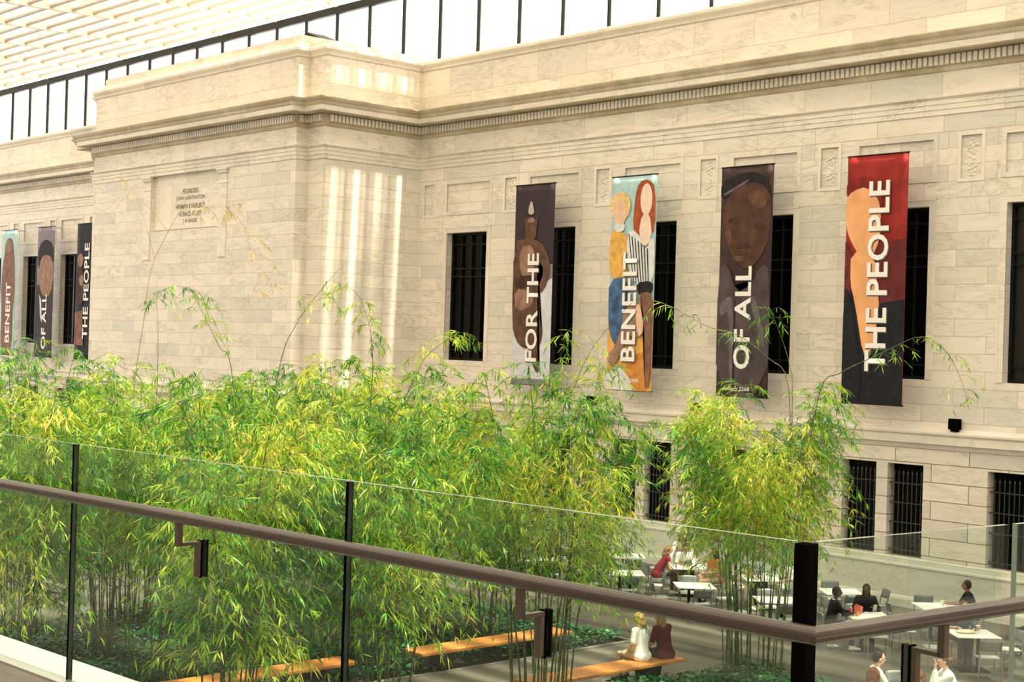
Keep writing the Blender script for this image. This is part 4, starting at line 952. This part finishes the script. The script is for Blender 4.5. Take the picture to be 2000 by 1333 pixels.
TABLES = {
 'A': (-30.35, 27.4, 'white café table farthest left, glimpsed through the bamboo'), 'B': (-28.3, 27.5, 'white café table second from the left, showing through bamboo leaves'),
 'C': (-25.52, 27.4, 'white café table in the front row at the right edge of the big bamboo'), 'D': (-23.24, 27.38, 'empty white café table directly in front of the group of four'),
 'E': (-20.86, 27.42, 'empty white café table behind the culms of the lone bamboo'), 'F': (-18.47, 27.48, 'white café table shared by the couple, with an orange cup'),
 'G': (-16.03, 27.57, 'white café table with a bag and a takeaway cup, at the right'), 'H': (-27.6, 29.7, 'empty white café table in the back row near the wall, left of the group'),
 'I': (-25.35, 29.6, 'white café table with people bent over it, in the back row'), 'J': (-23.07, 29.7, 'white café table of the plaid-shirted person, behind bamboo culms'),
 'K': (-20.72, 29.72, 'empty white café table just right of the black corner post'), 'L': (-18.28, 29.9, 'white café table where the man in black reaches out'),
 'M': (-13.91, 22.16, 'white café table at the bottom edge of the photo'),
}
proto_t = None
for k, (x, y, lab) in TABLES.items():
    if proto_t is None: proto_t = make_table(); o = proto_t; o.location = (x, y, 0); o.rotation_euler = (0, 0, TA)
    else: o = dup(proto_t, (x, y, 0), TA)
    tag(o, lab, 'table', 'white café tables')
where = {'A': 'the farthest-left table', 'B': 'the second table from the left', 'C': 'the front table beside the big bamboo', 'D': 'the empty table before the group of four', 'E': 'the table behind the lone bamboo culms', 'F': 'the couple\'s table', 'G': 'the table with the bag', 'H': 'the empty back table near the wall', 'I': 'the group of four\'s table', 'J': 'the plaid-shirted person\'s table', 'K': 'the empty table right of the post', 'L': 'the table of the man in black', 'M': 'the table at the bottom edge'}
side_name = {'n': 'near side', 'f': 'wall side', 'l': 'left side', 'r': 'right side'}
sidev = {'n': (E2, .78), 'f': (-E2, .78), 'l': (-E1, .78), 'r': (E1, .78)}
proto_c = None
def chair_at(x, y, face, label):
    global proto_c
    rz = math.atan2(face[1], face[0])-math.pi/2
    if proto_c is None: proto_c = make_chair(); o = proto_c; o.location = (x, y, 0); o.rotation_euler = (0, 0, rz)
    else: o = dup(proto_c, (x, y, 0), rz)
    return tag(o, label, 'chair', 'grey café chairs')
skip = {('A', 'f'), ('A', 'l'), ('B', 'f'), ('I', 'n'), ('M', 'n'), ('J', 'n'), ('I', 'r')}
jr = random.Random(8)
for k, (x, y, lab) in TABLES.items():
    for s, (v, d) in sidev.items():
        if (k, s) in skip: continue
        dd = d+jr.uniform(-.03, .1); p = Vector((x, y, 0))+v*dd; f = -v; an = jr.uniform(-.12, .12); occ = (k, s) in {('I', 'l'), ('I', 'f'), ('I', 'r'), ('J', 'f'), ('J', 'r'), ('F', 'l'), ('F', 'f'), ('L', 'r'), ('G', 'f'), ('M', 'l'), ('M', 'r'), ('J', 'l')}
        if occ: p = Vector((x, y, 0))+v*(.80 if k != 'M' else .70); an = 0
        f = Vector((f.x*math.cos(an)-f.y*math.sin(an), f.x*math.sin(an)+f.y*math.cos(an), 0))
        chair_at(p.x, p.y, f, ('occupied' if occ else 'empty')+' grey chair on the %s of %s' % (side_name[s], where[k]))

# ================================================================ PEOPLE
def cap_mesh(mb, p0, r0, p1, r1, n=12):
    p0 = Vector(p0); p1 = Vector(p1); d = p1-p0; L_ = d.length
    if L_ < 1e-5: d = Vector((0, 0, 1))
    d.normalize(); pts = []; rs = []
    for k in range(5): a = -math.pi/2+math.pi/2*k/5; pts.append(p0+d*(math.sin(a)*r0)); rs.append(max(1e-4, math.cos(a)*r0))
    for k in range(6): f = k/5; pts.append(p0.lerp(p1, f)); rs.append(r0+(r1-r0)*f)
    for k in range(1, 6): a = math.pi/2*k/5; pts.append(p1+d*(math.sin(a)*r1)); rs.append(max(1e-4, math.cos(a)*r1))
    mb.tube(pts, rs, n)
def ell_mesh(mb, c, r, pitch=0, yaw=0, n=14):
    M = Matrix.Translation(c) @ Matrix.Rotation(yaw, 4, 'Z') @ Matrix.Rotation(pitch, 4, 'X')
    vs = []; fs = []; m_ = 8
    for j in range(m_+1):
        a = -math.pi/2+math.pi*j/m_
        for i in range(n):
            b = 2*math.pi*i/n; ca = max(1e-3, math.cos(a))
            vs.append(M @ Vector((r[0]*ca*math.cos(b), r[1]*ca*math.sin(b), r[2]*math.sin(a))))
    for j in range(m_):
        for i in range(n): fs.append((j*n+i, j*n+(i+1) % n, (j+1)*n+(i+1) % n, (j+1)*n+i))
    fs.append(tuple(range(n-1, -1, -1))); fs.append(tuple(m_*n+i for i in range(n)))
    mb.add(vs, fs)
def remesh(mb, name, mat, parent, vox, smooth=4):
    me = mb.mesh(name+'_raw'); o = bpy.data.objects.new(name, me); COL.objects.link(o)
    r = o.modifiers.new('r', 'REMESH'); r.mode = 'VOXEL'; r.voxel_size = vox; r.use_smooth_shade = True
    if smooth: s = o.modifiers.new('s', 'SMOOTH'); s.iterations = smooth; s.factor = .5
    dg = bpy.context.evaluated_depsgraph_get(); m2 = bpy.data.meshes.new_from_object(o.evaluated_get(dg))
    bpy.data.objects.remove(o); m2.name = name; m2.materials.clear()
    return link(name, m2, mat, parent, smooth=True)
def skin_mat(n, c): return plain('skin_'+n, c, .5, spec=.3, var=.05)
SK = {'light': skin_mat('light', (.62, .36, .25)), 'tan': skin_mat('tan', (.45, .24, .14)), 'dark': skin_mat('dark', (.07, .035, .022)), 'brown': skin_mat('brown', (.20, .10, .06))}
def fab(n, c, **k): return plain('cloth_'+n, c, .85, spec=.1, **{**dict(var=.08, scale=20, bump=.2), **k})
FB = {'white': fab('white', (.80, .80, .78)), 'cream': fab('cream', (.82, .80, .62)), 'maroon': fab('maroon', (.085, .018, .025)), 'red': fab('dark_red', (.22, .02, .04)), 'pinkw': fab('pale_pink', (.78, .64, .60)), 'orange': fab('orange', (.72, .16, .06)), 'black': fab('black', (.012, .012, .014)), 'navy': fab('navy', (.03, .05, .09)), 'blue': fab('blue', (.06, .12, .20)), 'khaki': fab('khaki', (.40, .31, .19)), 'brown': fab('brown', (.12, .075, .05)), 'denim': fab('denim', (.05, .07, .11)), 'char': fab('charcoal', (.03, .03, .03)), 'olive': fab('light_khaki', (.55, .48, .36)), 'grey': fab('grey', (.5, .48, .50))}
def plaid():
    m, nt, out = newmat('cloth_plaid'); L = nt.links.new
    tc = N(nt, 'ShaderNodeTexCoord'); ck = N(nt, 'ShaderNodeTexChecker', Scale=22); L(tc.outputs['Object'], ck.inputs['Vector'])
    ck.inputs['Color1'].default_value = (.72, .75, .82, 1); ck.inputs['Color2'].default_value = (.10, .14, .26, 1)
    b = N(nt, 'ShaderNodeBsdfPrincipled', Roughness=.9); L(ck.outputs[0], b.inputs['Base Color']); L(b.outputs[0], out.inputs[0]); return m
FB['plaid'] = plaid()
def hairm(n, c): return plain('hair_'+n, c, .6, spec=.15, var=.45, scale=24, bump=.8)
HR = {'blond': hairm('blond', (.56, .36, .14)), 'lbrown': hairm('light_brown', (.24, .14, .07)), 'brown': hairm('brown', (.10, .05, .025)), 'black': hairm('black', (.012, .009, .008)), 'auburn': hairm('auburn', (.17, .06, .03)), 'grey': hairm('grey', (.28, .24, .20))}
M_eye = plain('eye_dark', (.02, .012, .01), .2); M_lip = plain('lips', (.32, .10, .08), .5); M_shoe_w = plain('white_sneaker', (.80, .79, .75), .5); M_shoe_d = plain('dark_shoe', (.03, .02, .018), .5); M_spec = plain('spectacle_frame', (.01, .01, .01), .3)
def ik(S, T, a, b, pole):
    d = T-S; L_ = min(d.length, (a+b)*.995); d = d.normalized()
    ca = (a*a+L_*L_-b*b)/(2*a*L_); ca = max(-1, min(1, ca)); p = (pole-d*pole.dot(d)).normalized()
    E_ = S+d*(a*ca)+p*(a*math.sqrt(1-ca*ca)); return E_, S+d*L_
def hand(mb, wrist, fdir, ndir, curl, sgn):
    "palm, four unequal bent fingers and a thumb leaving the side of the palm"
    f = fdir.normalized(); n_ = (ndir-f*ndir.dot(f)).normalized(); s = f.cross(n_)*sgn
    for k in (-.026, -.009, .009, .026): cap_mesh(mb, wrist+s*k*.7, .014, wrist+f*.085+s*k, .0115, 8)
    for k, L_ in ((-.029, .062), (-.010, .074), (.010, .078), (.029, .070)):
        p = wrist+f*.088+s*k; d1 = (f+n_*-.25*curl).normalized(); d2 = (f-n_*1.1*curl).normalized(); d3 = (f*.6-n_*1.9*curl).normalized()
        q1 = p+d1*L_*.45; q2 = q1+d2*L_*.32; q3 = q2+d3*L_*.25
        cap_mesh(mb, p, .0095, q1, .009, 8); cap_mesh(mb, q1, .009, q2, .0082, 8); cap_mesh(mb, q2, .0082, q3, .007, 8)
    b = wrist+f*.028+s*.03; d1 = (f*.6+s*.75-n_*.25).normalized(); d2 = (f*.9+s*.3-n_*.35).normalized()
    cap_mesh(mb, b, .0125, b+d1*.042, .0105, 8); cap_mesh(mb, b+d1*.042, .0105, b+d1*.042+d2*.030, .0085, 8)
def person(loc, face, label, skin='light', top='white', pants='denim', hair='brown', hstyle='short', lean=.12, headyaw=0, headpitch=.1, hands=None, sleeve=.45, legs='sit', shorts=False, shoes='d', glasses=False, sc=1.0, seat=.455, stand=None, knee=(.10, .42), nofeet=False, collar=None):
    rz = math.atan2(face[1], face[0])-math.pi/2
    t = empty('person', (loc[0], loc[1], 0), rz, label, 'person'); t.scale = (sc, sc, sc)
    V = Vector
    hz = (seat/sc+.095) if stand is None else stand
    H_ = V((0, 0, hz)); u = V((0, math.sin(lean), math.cos(lean))); fw = V((0, math.cos(lean), -math.sin(lean)))
    waist = H_+V((0, math.sin(lean*.6), math.cos(lean*.6)))*.18; chest = waist+u*.19; nb = chest+u*.155; sh = chest+u*.115
    nk = nb+V((0, .02+.03*math.sin(headpitch), .055)); 
    Mh = Matrix.Translation(nk) @ Matrix.Rotation(headyaw, 4, 'Z') @ Matrix.Rotation(-headpitch, 4, 'X')
    hp = lambda x, y, z: Mh @ V((x, y, z))
    hc = hp(0, .018, .105)
    R3 = Mh.to_3x3()
    b = MB(); cl = MB()
    # head
    def hell(mb, c, r):
        vs0 = len(mb.v); ell_mesh(mb, V((0, 0, 0)), r); 
        for i in range(vs0, len(mb.v)): mb.v[i] = tuple(Mh @ (V(mb.v[i])+V(c)))
    hell(b, (0, .012, .125), (.074, .092, .088)); hell(b, (0, .035, .075), (.058, .065, .072)); hell(b, (0, .055, .035), (.034, .036, .026))
    cap_mesh(b, hp(0, .098, .115), .009, hp(0, .118, .082), .0125, 8); hell(b, (0, .094, .048), (.022, .012, .010))
    for s in (-1, 1): hell(b, (.076*s, .005, .092), (.010, .018, .030)); hell(b, (.03*s, .088, .13), (.02, .012, .008))
    cap_mesh(b, nb-u*.05, .050, hp(0, 0, .05), .048)
    # torso skin core
    for s in (-1, 1): cap_mesh(b, H_+V((.075*s, 0, 0)), .095, waist+V((.06*s, 0, 0)), .080); cap_mesh(b, waist+V((.06*s, 0, 0)), .080, sh+V((.075*s, 0, -.04)), .075)
    cap_mesh(b, sh+V((-.13, 0, -.005)), .042, sh+V((.13, 0, -.005)), .042)
    tr = 1.16
    for s in (-1, 1):
        cap_mesh(cl, H_+V((.08*s, -.01, -.03)), .112, waist+V((.062*s, 0, 0)), .098); cap_mesh(cl, waist+V((.062*s, 0, 0)), .098, sh+V((.082*s, 0, -.045)), .098)
    cap_mesh(cl, H_+V((0, -.035, -.035)), .125, waist+V((0, -.012, 0)), .108); cap_mesh(cl, waist+V((0, -.012, 0)), .108, sh+V((0, -.008, -.05)), .106); cap_mesh(cl, H_+V((-.10, -.035, -.02)), .112, H_+V((.10, -.035, -.02)), .112)
    cap_mesh(cl, sh+V((-.145, 0, -.005)), .056, sh+V((.145, 0, -.005)), .056); cap_mesh(cl, sh, .07, nb-u*.012, .058)
    # arms
    hands = hands or [(-.13, .38, .72), (.13, .38, .72)]
    for s, hd in ((-1, hands[0]), (1, hands[1])):
        S = sh+V((.175*s, 0, -.01)); T = V(hd); T = V((T.x, T.y, T.z/sc if True else T.z))
        E_, Wr = ik(S, T, .275, .245, V((.45*s, -.35, -.8)))
        cap_mesh(b, S, .045, E_, .036); cap_mesh(b, E_, .037, Wr, .025)
        fd = (Wr-E_).normalized(); nd = V((0, 0, 1)) if abs(fd.z) < .75 else V((0, -1, 0))
        fdd = V((fd.x, fd.y, fd.z*.35)) if abs(fd.z) < .75 else fd
        hand(b, Wr, fdd, nd, .55, -s)
        if sleeve > 0:
            if sleeve <= .5: cap_mesh(cl, S, .062, S.lerp(E_, sleeve*2*.95), .058)
            else: cap_mesh(cl, S, .062, E_, .050); cap_mesh(cl, E_, .050, E_.lerp(Wr, (sleeve-.5)*2*.95), .037)
    # legs
    pn = MB(); sh_ = MB(); feet = []
    for s in (-1, 1):
        hj = H_+V((.09*s, .01, -.015))
        if stand is None:
            kk = knee if isinstance(knee[0], (int, float)) else knee[0 if s < 0 else 1]
            kn = V((kk[0]*s, kk[1], hz-.02)); an = V((kk[0]*s*1.02, kk[1]-.02+(kk[2] if len(kk) > 2 else 0), .085))
            if legs == 'cross' and s > 0: kn = V((.02, .43, hz+.07)); an = V((-.16, .54, hz-.30))
        else: kn = V((.10*s, .05, hz*.52)); an = V((.10*s, -.02, .085))
        cap_mesh(b, hj, .080, kn, .055); cap_mesh(b, kn, .055, kn.lerp(an, .35), .052); cap_mesh(b, kn.lerp(an, .35), .052, an, .034)
        d = V((.12*s, 1, -.0)).normalized()
        cap_mesh(b, an+V((0, -.03, -.045)), .034, an+d*.15+V((0, 0, -.055)), .026)
        if shorts: cap_mesh(pn, hj, .098, hj.lerp(kn, .72), .082)
        else: cap_mesh(pn, hj, .098, kn, .070); cap_mesh(pn, kn, .070, an+(kn-an)*.14, .052)
        cap_mesh(sh_, an+V((0, -.035, -.043)), .041, an+d*.165+V((0, 0, -.052)), .033); cap_mesh(sh_, an+V((0, -.01, .0)), .040, an+d*.08+V((0, 0, -.04)), .038)
    for s in (-1, 1): cap_mesh(pn, H_+V((.055*s, -.01, -.01)), .104, H_+V((.05*s, 0, 0))+u*.03, .094)
    bo = remesh(b, 'body', SK[skin], t, .0085, 5)
    remesh(cl, 'shirt', FB[top], t, .013, 3); remesh(pn, 'shorts' if shorts else 'trousers', FB[pants], t, .014, 3)
    # shoes as one pair each
    half = len(sh_.v)//2
    for k in (0, 1):
        q_ = MB(); q_.v = sh_.v[k*half:(k+1)*half]; fl = sh_.f[k*len(sh_.f)//2:(k+1)*len(sh_.f)//2]; q_.f = [tuple(i-k*half for i in f_) for f_ in fl]; q_.mi = [0]*len(q_.f)
        remesh(q_, 'shoe', M_shoe_w if shoes == 'w' else M_shoe_d, t, .012, 2)
    if collar:
        c_ = MB(); c_.tube([nb+V((.062*math.cos(a), .058*math.sin(a), -.005+.02*(-math.sin(a)))) for a in [2*math.pi*k/14 for k in range(15)]], .013, 6); c_.build('collar', FB[collar], t, smooth=True)
    # hair
    h = MB(); rg = random.Random(hash(label) % 1000 if False else sum(map(ord, label)))
    hell(h, (0, -.018, .142), (.084, .094, .088)); hell(h, (0, -.040, .10), (.076, .070, .075))
    if hstyle == 'short':
        for k in range(16):
            a = rg.uniform(-2.9, 2.9); r_ = rg.uniform(.03, .07); hell(h, (r_*math.sin(a), -.015+r_*math.cos(a)*.9, .20+rg.uniform(-.012, .008)), (.028, .028, .02))
    elif hstyle == 'crop': pass
    elif hstyle == 'bun':
        hell(h, (0, -.125, .10), (.045, .045, .045)); hell(h, (0, .04, .185), (.06, .04, .03))
    elif hstyle in ('bob', 'long', 'curly', 'dreads'):
        nS = 22; L0 = {'bob': .20, 'long': .40, 'curly': .27, 'dreads': .40}[hstyle]; wv = {'bob': .018, 'long': .016, 'curly': .03, 'dreads': .005}[hstyle]; rr = {'bob': .024, 'long': .020, 'curly': .03, 'dreads': .012}[hstyle]
        for k in range(nS):
            a = math.pi*(.5+1.0*(k/(nS-1))) if False else math.radians(-35-290*k/(nS-1)+0)  # sweep around the back from one temple to the other
            cx_, cy_ = .080*math.cos(a+math.radians(125)), 0
            th = math.radians(-15+210*k/(nS-1)+0); px_, py_ = .076*math.cos(th), -.010-.078*math.sin(th)
            p = V((px_, py_, .15)); pts = [p]; L_ = L0*rg.uniform(.85, 1.12); ph = rg.uniform(0, 6)
            for j in range(1, 7):
                q_ = V((px_*(1+.10*j/6)+wv*math.sin(ph+j*1.9), py_*(1+.25*j/6)-.004*j+wv*math.cos(ph+j*1.7), .15-L_*j/6)); pts.append(q_)
            W_ = [hp(*pts[0])]+[ (hp(*q_) if j < 2 else (hp(pts[1].x, pts[1].y, pts[1].z)+V((q_.x-pts[1].x, q_.y-pts[1].y-(0.35*lean*(pts[1].z-q_.z)), q_.z-pts[1].z)))) for j, q_ in enumerate(pts) if j > 0]
            for j in range(6): cap_mesh(h, W_[j], rr*(1-.06*j), W_[j+1], rr*(1-.06*(j+1)), 6)
    remesh(h, 'hair', HR[hair], t, .010, 2)
    for s in (-1, 1):
        e_ = MB(); hell(e_, (.030*s, .096, .118), (.011, .006, .006)); e_.build('eye', M_eye, bo, smooth=True)
    e_ = MB(); hell(e_, (0, .101, .048), (.020, .006, .006)); e_.build('lips', M_lip, bo, smooth=True)
    if glasses:
        g_ = MB()
        for s in (-1, 1): g_.tube([hp(.031*s+.022*math.cos(a), .108, .116+.017*math.sin(a)) for a in [2*math.pi*k/12 for k in range(13)]], .0022, 5); g_.tube([hp(.053*s, .106, .12), hp(.078*s, .0, .11)], .002, 5)
        g_.tube([hp(-.009, .108, .118), hp(.009, .108, .118)], .002, 5); g_.build('glasses', M_spec, t)
    return t
def tp(k, v, d, side=0): c = Vector(TABLES[k][:2]+(0,)); s = Vector((-v.y, v.x, 0)); p = c+v*d+s*side; return (p.x, p.y)
# two women on the bench, facing away to the left
person((-19.10, 21.02), (-1, -.12), 'person with wavy blond hair in a white top, sitting on the bench, seen from behind', 'light', 'white', 'khaki', 'blond', 'bob', lean=.10, hands=[(-.12, .22, .60), (.18, .22, .58)], sleeve=.42, shorts=True, knee=(.11, .42), seat=.45, headyaw=.25)
person((-18.98, 21.55), (-1, .05), 'person with long light-brown hair in a dark maroon top, sitting on the bench', 'light', 'maroon', 'char', 'lbrown', 'long', lean=.22, hands=[(-.15, .3, .62), (.10, .32, .60)], sleeve=.45, knee=(.10, .40), seat=.45, headyaw=.2, headpitch=.3)
# the group of four at the back table
person(tp('I', -E1, .80), E1, 'person in a dark red sleeveless top leaning forward at the left of the group', 'light', 'red', 'brown', 'lbrown', 'bob', lean=.58, hands=[(-.10, .50, .66), (.12, .50, .60)], sleeve=.1, legs='cross', shoes='w')
person(tp('I', -E2, .78), E2, 'person with dark hair and glasses in a white collared shirt, forearms on the table', 'tan', 'white', 'brown', 'black', 'short', lean=.50, hands=[(-.10, .52, .765), (.14, .50, .765)], sleeve=.42, headpitch=.55, glasses=True, collar='white')
person(tp('I', -E2, 1.40), E2, 'person in a pale pink shirt standing bent over behind the one with glasses', 'light', 'pinkw', 'grey', 'brown', 'bob', lean=.95, hands=[(-.30, .72, .86), (.34, .66, .86)], sleeve=.9, stand=.88, headpitch=.3, shoes='w')
person((-24.38, 29.55), (-E1+E2*.4), 'person in an orange top with long dark curly hair, sitting with legs crossed', 'light', 'orange', 'khaki', 'black', 'curly', lean=.12, hands=[(-.06, .32, .72), (.10, .36, .68)], sleeve=.25, legs='cross', shorts=True, headpitch=.25)
person(tp('J', -E1, .80), (E1+E2*.5), 'person with dark curly hair and pale trousers, legs stretched out, partly behind bamboo sprays', 'brown', 'olive', 'olive', 'black', 'curly', lean=.0, hands=[(-.10, .25, .60), (.14, .30, .62)], sleeve=.45, knee=(.10, .44, .18), shoes='w')
person(tp('J', -E2, .78), E2, 'person in a blue and white plaid shirt with long brown hair, behind bamboo culms', 'light', 'plaid', 'denim', 'brown', 'long', lean=.18, hands=[(-.14, .42, .77), (.16, .42, .77)], sleeve=.9)
person(tp('J', E1, .80), (-E1+E2*.15), 'person with short greying hair in a white shirt, just left of the black corner post', 'tan', 'white', 'grey', 'grey', 'short', lean=.12, hands=[(-.12, .30, .70), (.12, .34, .70)], sleeve=.5, headpitch=.2)
# the couple
person(tp('F', -E1, .80), E1, 'person in a black suit and white sneakers with glasses, sitting left of the couple\'s table', 'dark', 'black', 'navy', 'black', 'crop', lean=.20, hands=[(-.05, .46, .80), (.12, .46, .80)], sleeve=.98, shoes='w', glasses=True, headpitch=.1, knee=((.14, .30, -.22), (.10, .42, .05)), collar='white')
person(tp('F', -E2, .78, -.16), (E2-E1*.15), 'person with long black braids in a black top looking at a phone', 'dark', 'black', 'char', 'black', 'dreads', lean=.30, hands=[(-.16, .32, .86), (.16, .36, .77)], sleeve=.9, headpitch=.35)
person(tp('L', E1, .84), (-E1-E2*.15), 'person in a black T-shirt with cropped dark hair, reaching across the far right table', 'brown', 'black', 'char', 'black', 'crop', lean=.30, hands=[(-.10, .56, .80), (.14, .48, .79)], sleeve=.45, headyaw=-.3)
person(tp('G', -E2, .78), E2, 'person in a blue T-shirt writing at the table with the bag, head behind the handrail', 'light', 'blue', 'brown', 'brown', 'short', lean=.52, hands=[(-.14, .46, .77), (.20, .38, .79)], sleeve=.42)
# bottom edge
person(tp('M', -E1, .70), E1, 'young person with tousled black hair in a pale yellow T-shirt, in profile at the bottom', 'light', 'cream', 'denim', 'black', 'short', lean=.06, hands=[(-.15, .38, .77), (.13, .40, .77)], sleeve=.45)
person(tp('M', E1, .68), (-E1), 'person in a white sweater with dark hair tied back, hands raised to the mouth', 'light', 'white', 'denim', 'brown', 'bun', lean=.36, hands=[(-.04, .36, 1.10), (.05, .34, 1.06)], sleeve=.92, headpitch=.25)
for (x, y, lab, hr) in ((-13.62, 20.45, 'person with reddish brown hair, only the top of the head showing at the bottom edge', 'auburn'), (-13.16, 21.0, 'person with wavy auburn hair at the bottom edge, right of the yellow T-shirt', 'auburn')):
    person((x, y), (-.4, 1), lab, 'light', 'maroon', 'denim', hr, 'curly' if 'wavy' in lab else 'bob', lean=.1); chair_at(x, y, (-.4, 1), 'occupied grey chair under the '+('wavy auburn' if 'wavy' in lab else 'reddish brown')+'-haired person')
chair_at(-24.38, 29.55, (-E1+E2*.4), 'occupied grey chair under the person in the orange top')
# ---------------------------------------------------------------- small things on the tables
def on(k, a, b, z=.742): p = Vector(TABLES[k][:2]+(0,))+E1*a+E2*b; return (p.x, p.y, z)
M_orange = plain('orange_plastic', (.85, .28, .01), .4); M_pink = plain('coral_fabric', (.75, .16, .13), .7); M_paper = plain('paper_white', (.82, .8, .76), .8, var=.02); M_kraft = plain('kraft_sleeve', (.45, .30, .16), .8); M_bag = plain('canvas_bag', (.74, .66, .50), .8, bump=.3); M_phone = plain('phone_body', (.45, .43, .5), .3); M_clear = plain('milky_cup', (.70, .68, .55), .3)
t = empty('cup', on('F', -.25, .12), 0, 'small orange cup on the couple\'s table', 'cup'); m = MB(); m.cyl(0, 0, 0, .075, .028, .036); m.build('cup_body', M_orange, t, smooth=False)
t = empty('drink_bottle', on('F', -.36, .0), 0, 'coral-coloured bottle in front of the person in the black suit', 'bottle'); m = MB(); m.cyl(0, 0, 0, .15, .034); m.build('bottle_body', M_pink, t); m = MB(); m.cyl(0, 0, .15, .18, .015); m.build('cap', M_paper, t)
t = empty('gift_bag', on('F', -.16, -.16), .5, 'crumpled coral bag standing on the couple\'s table', 'bag'); m = MB(); m.add([(-.07, -.04, 0), (.07, -.04, 0), (.07, .04, 0), (-.07, .04, 0), (-.09, -.03, .17), (.05, -.05, .20), (.10, .04, .15), (-.05, .05, .21)], [(3, 2, 1, 0), (0, 1, 5, 4), (1, 2, 6, 5), (2, 3, 7, 6), (3, 0, 4, 7)]); m.build('bag_body', M_pink, t)
m = MB(); m.box(-.14, .14, -.10, .10, 0, .004); o = m.build('paper_sheet', M_paper); o.location = on('F', .1, .05); o.rotation_euler = (0, 0, .9); tag(o, 'open white sheet of paper on the couple\'s table', 'paper')
pp = Vector(tp('F', -E2, .78, -.16)+(0,)); fdir = (E2-E1*.15).normalized(); sd = Vector((-fdir.y, fdir.x, 0))
m = MB(); m.box(-.037, .037, -.005, .005, 0, .15); o = m.build('phone', M_phone, bevel=.004); o.location = pp+fdir*.43+sd*.16+Vector((0, 0, .80)); o.rotation_euler = (-.5, 0, math.atan2(fdir.y, fdir.x)-math.pi/2); tag(o, 'pale phone held up by the person with long braids', 'phone')
t = empty('takeaway_cup', on('G', .22, -.28), 0, 'paper takeaway cup with white lid beside the person in blue', 'cup')
m = MB(); m.cyl(0, 0, 0, .10, .030, .042); m.build('cup_body', M_kraft, t); m = MB(); m.cyl(0, 0, .10, .118, .045, .040); m.build('lid', M_paper, t)
t = empty('tote_bag', on('G', -.12, -.02), TA, 'cream canvas bag with black handle lying on the right-hand table', 'bag')
m = MB(); ell_mesh(m, Vector((0, 0, .032)), (.21, .12, .036)); m.build('bag_body', M_bag, t, smooth=True); m = MB(); m.tube([(.16, -.03, .04), (.20, -.02, .10), (.17, .03, .12), (.12, .05, .06)], .010, 6); m.build('handle', M_black, t)
t = empty('glass_cup', on('L', .14, -.05), 0, 'milky drinking cup at the hand of the person in black', 'cup'); m = MB(); m.cyl(0, 0, 0, .12, .03, .04); m.build('cup_body', M_clear, t)
m = MB(); m.box(-.12, .12, -.09, .09, 0, .006); o = m.build('paper_sheet', M_paper); o.location = on('L', .05, .2); o.rotation_euler = (0, 0, .7); tag(o, 'white paper in front of the person in black', 'paper')
t = empty('coffee_cup', on('J', -.15, .22), 0, 'white cup near the person in plaid', 'cup'); m = MB(); m.cyl(0, 0, 0, .10, .03, .04); m.build('cup_body', M_paper, t)
t = empty('paper_carrier', on('J', -.30, .0), .4, 'tan paper carrier bag standing on the plaid-shirted person\'s table', 'bag'); m = MB(); m.box(-.11, .11, -.06, .06, 0, .30); m.build('bag_body', plain('tan_paper', (.62, .42, .24), .8), t)
t = empty('laptop', on('M', -.12, -.10), TA+math.pi, 'pale laptop open on the table at the bottom edge', 'laptop'); m = MB(); m.box(-.15, .15, -.10, .10, 0, .015); m.build('keyboard_base', M_paper, t); m = MB(); m.box(-.15, .15, .10, .112, .01, .21); m.build('screen', plain('laptop_lid', (.42, .48, .46), .3), t)
# ---------------------------------------------------------------- stroller
def stroller(loc, rz):
    t = empty('stroller', loc, rz, 'large black baby stroller parked between the tables at the right edge', 'stroller')
    M_f = fab('stroller_black', (.005, .007, .008)); M_t = plain('rubber_tyre', (.012, .012, .012), .7)
    for (x, y, r) in ((-.28, -.30, .15), (.28, -.30, .15), (-.14, .42, .11), (.14, .42, .11)):
        m = MB(); n = 20
        m.tube([(x, y+r*math.cos(a), r+r*math.sin(a)*.92) for a in [2*math.pi*k/n for k in range(n+1)]], .022, 6, cap=False)
        wo = m.build('wheel', M_t, t, smooth=True)
        m = MB(); m.tube([(x-.02, y, r), (x+.02, y, r)], .03, 8)
        for k in range(5): a = 2*math.pi*k/5; m.tube([(x, y, r), (x, y+(r-.02)*math.cos(a), r+(r-.02)*math.sin(a))], .008, 5)
        m.build('hub', M_steel, wo)
    for s in (-1, 1):
        m = MB(); m.tube([(.26*s, -.32, .15), (.25*s, -.10, .52), (.25*s, -.48, .98), (.24*s, -.56, 1.05)], .014, 8); m.tube([(.25*s, -.10, .52), (.13*s, .42, .13)], .014, 8); m.build('frame_tube', M_steel, t)
    m = MB(); m.tube([(-.24, -.56, 1.05), (0, -.60, 1.08), (.24, -.56, 1.05)], .018, 8); m.build('handlebar', M_black, t)
    m = MB(); m.add([(-.21, -.30, .45), (.21, -.30, .45), (.21, .30, .42), (-.21, .30, .42), (-.24, -.42, .92), (.24, -.42, .92), (.22, .42, .60), (-.22, .42, .60)], [(3, 2, 1, 0), (0, 1, 5, 4), (1, 2, 6, 5), (2, 3, 7, 6), (3, 0, 4, 7)]); m.build('seat_shell', M_f, t, bevel=.03)
    m = MB(); vs = []; nn = 8
    for i in range(nn+1):
        a = math.radians(20+120*i/nn)
        for j in range(7): b = math.pi*j/6; vs.append((.25*math.cos(b), -.25-.36*math.cos(a)*math.sin(b)*.9+.05, .80+.34*math.sin(a)*math.sin(b)))
    m.add(vs, [(i*7+j, i*7+j+1, (i+1)*7+j+1, (i+1)*7+j) for i in range(nn) for j in range(6)]); o = m.build('canopy', M_f, t, smooth=True); s_ = o.modifiers.new('s', 'SOLIDIFY'); s_.thickness = .01
    m = MB(); m.box(-.2, .2, -.28, .22, .18, .32); m.build('basket', M_f, t, bevel=.02)
stroller((-15.75, 29.7, 0), math.radians(70))
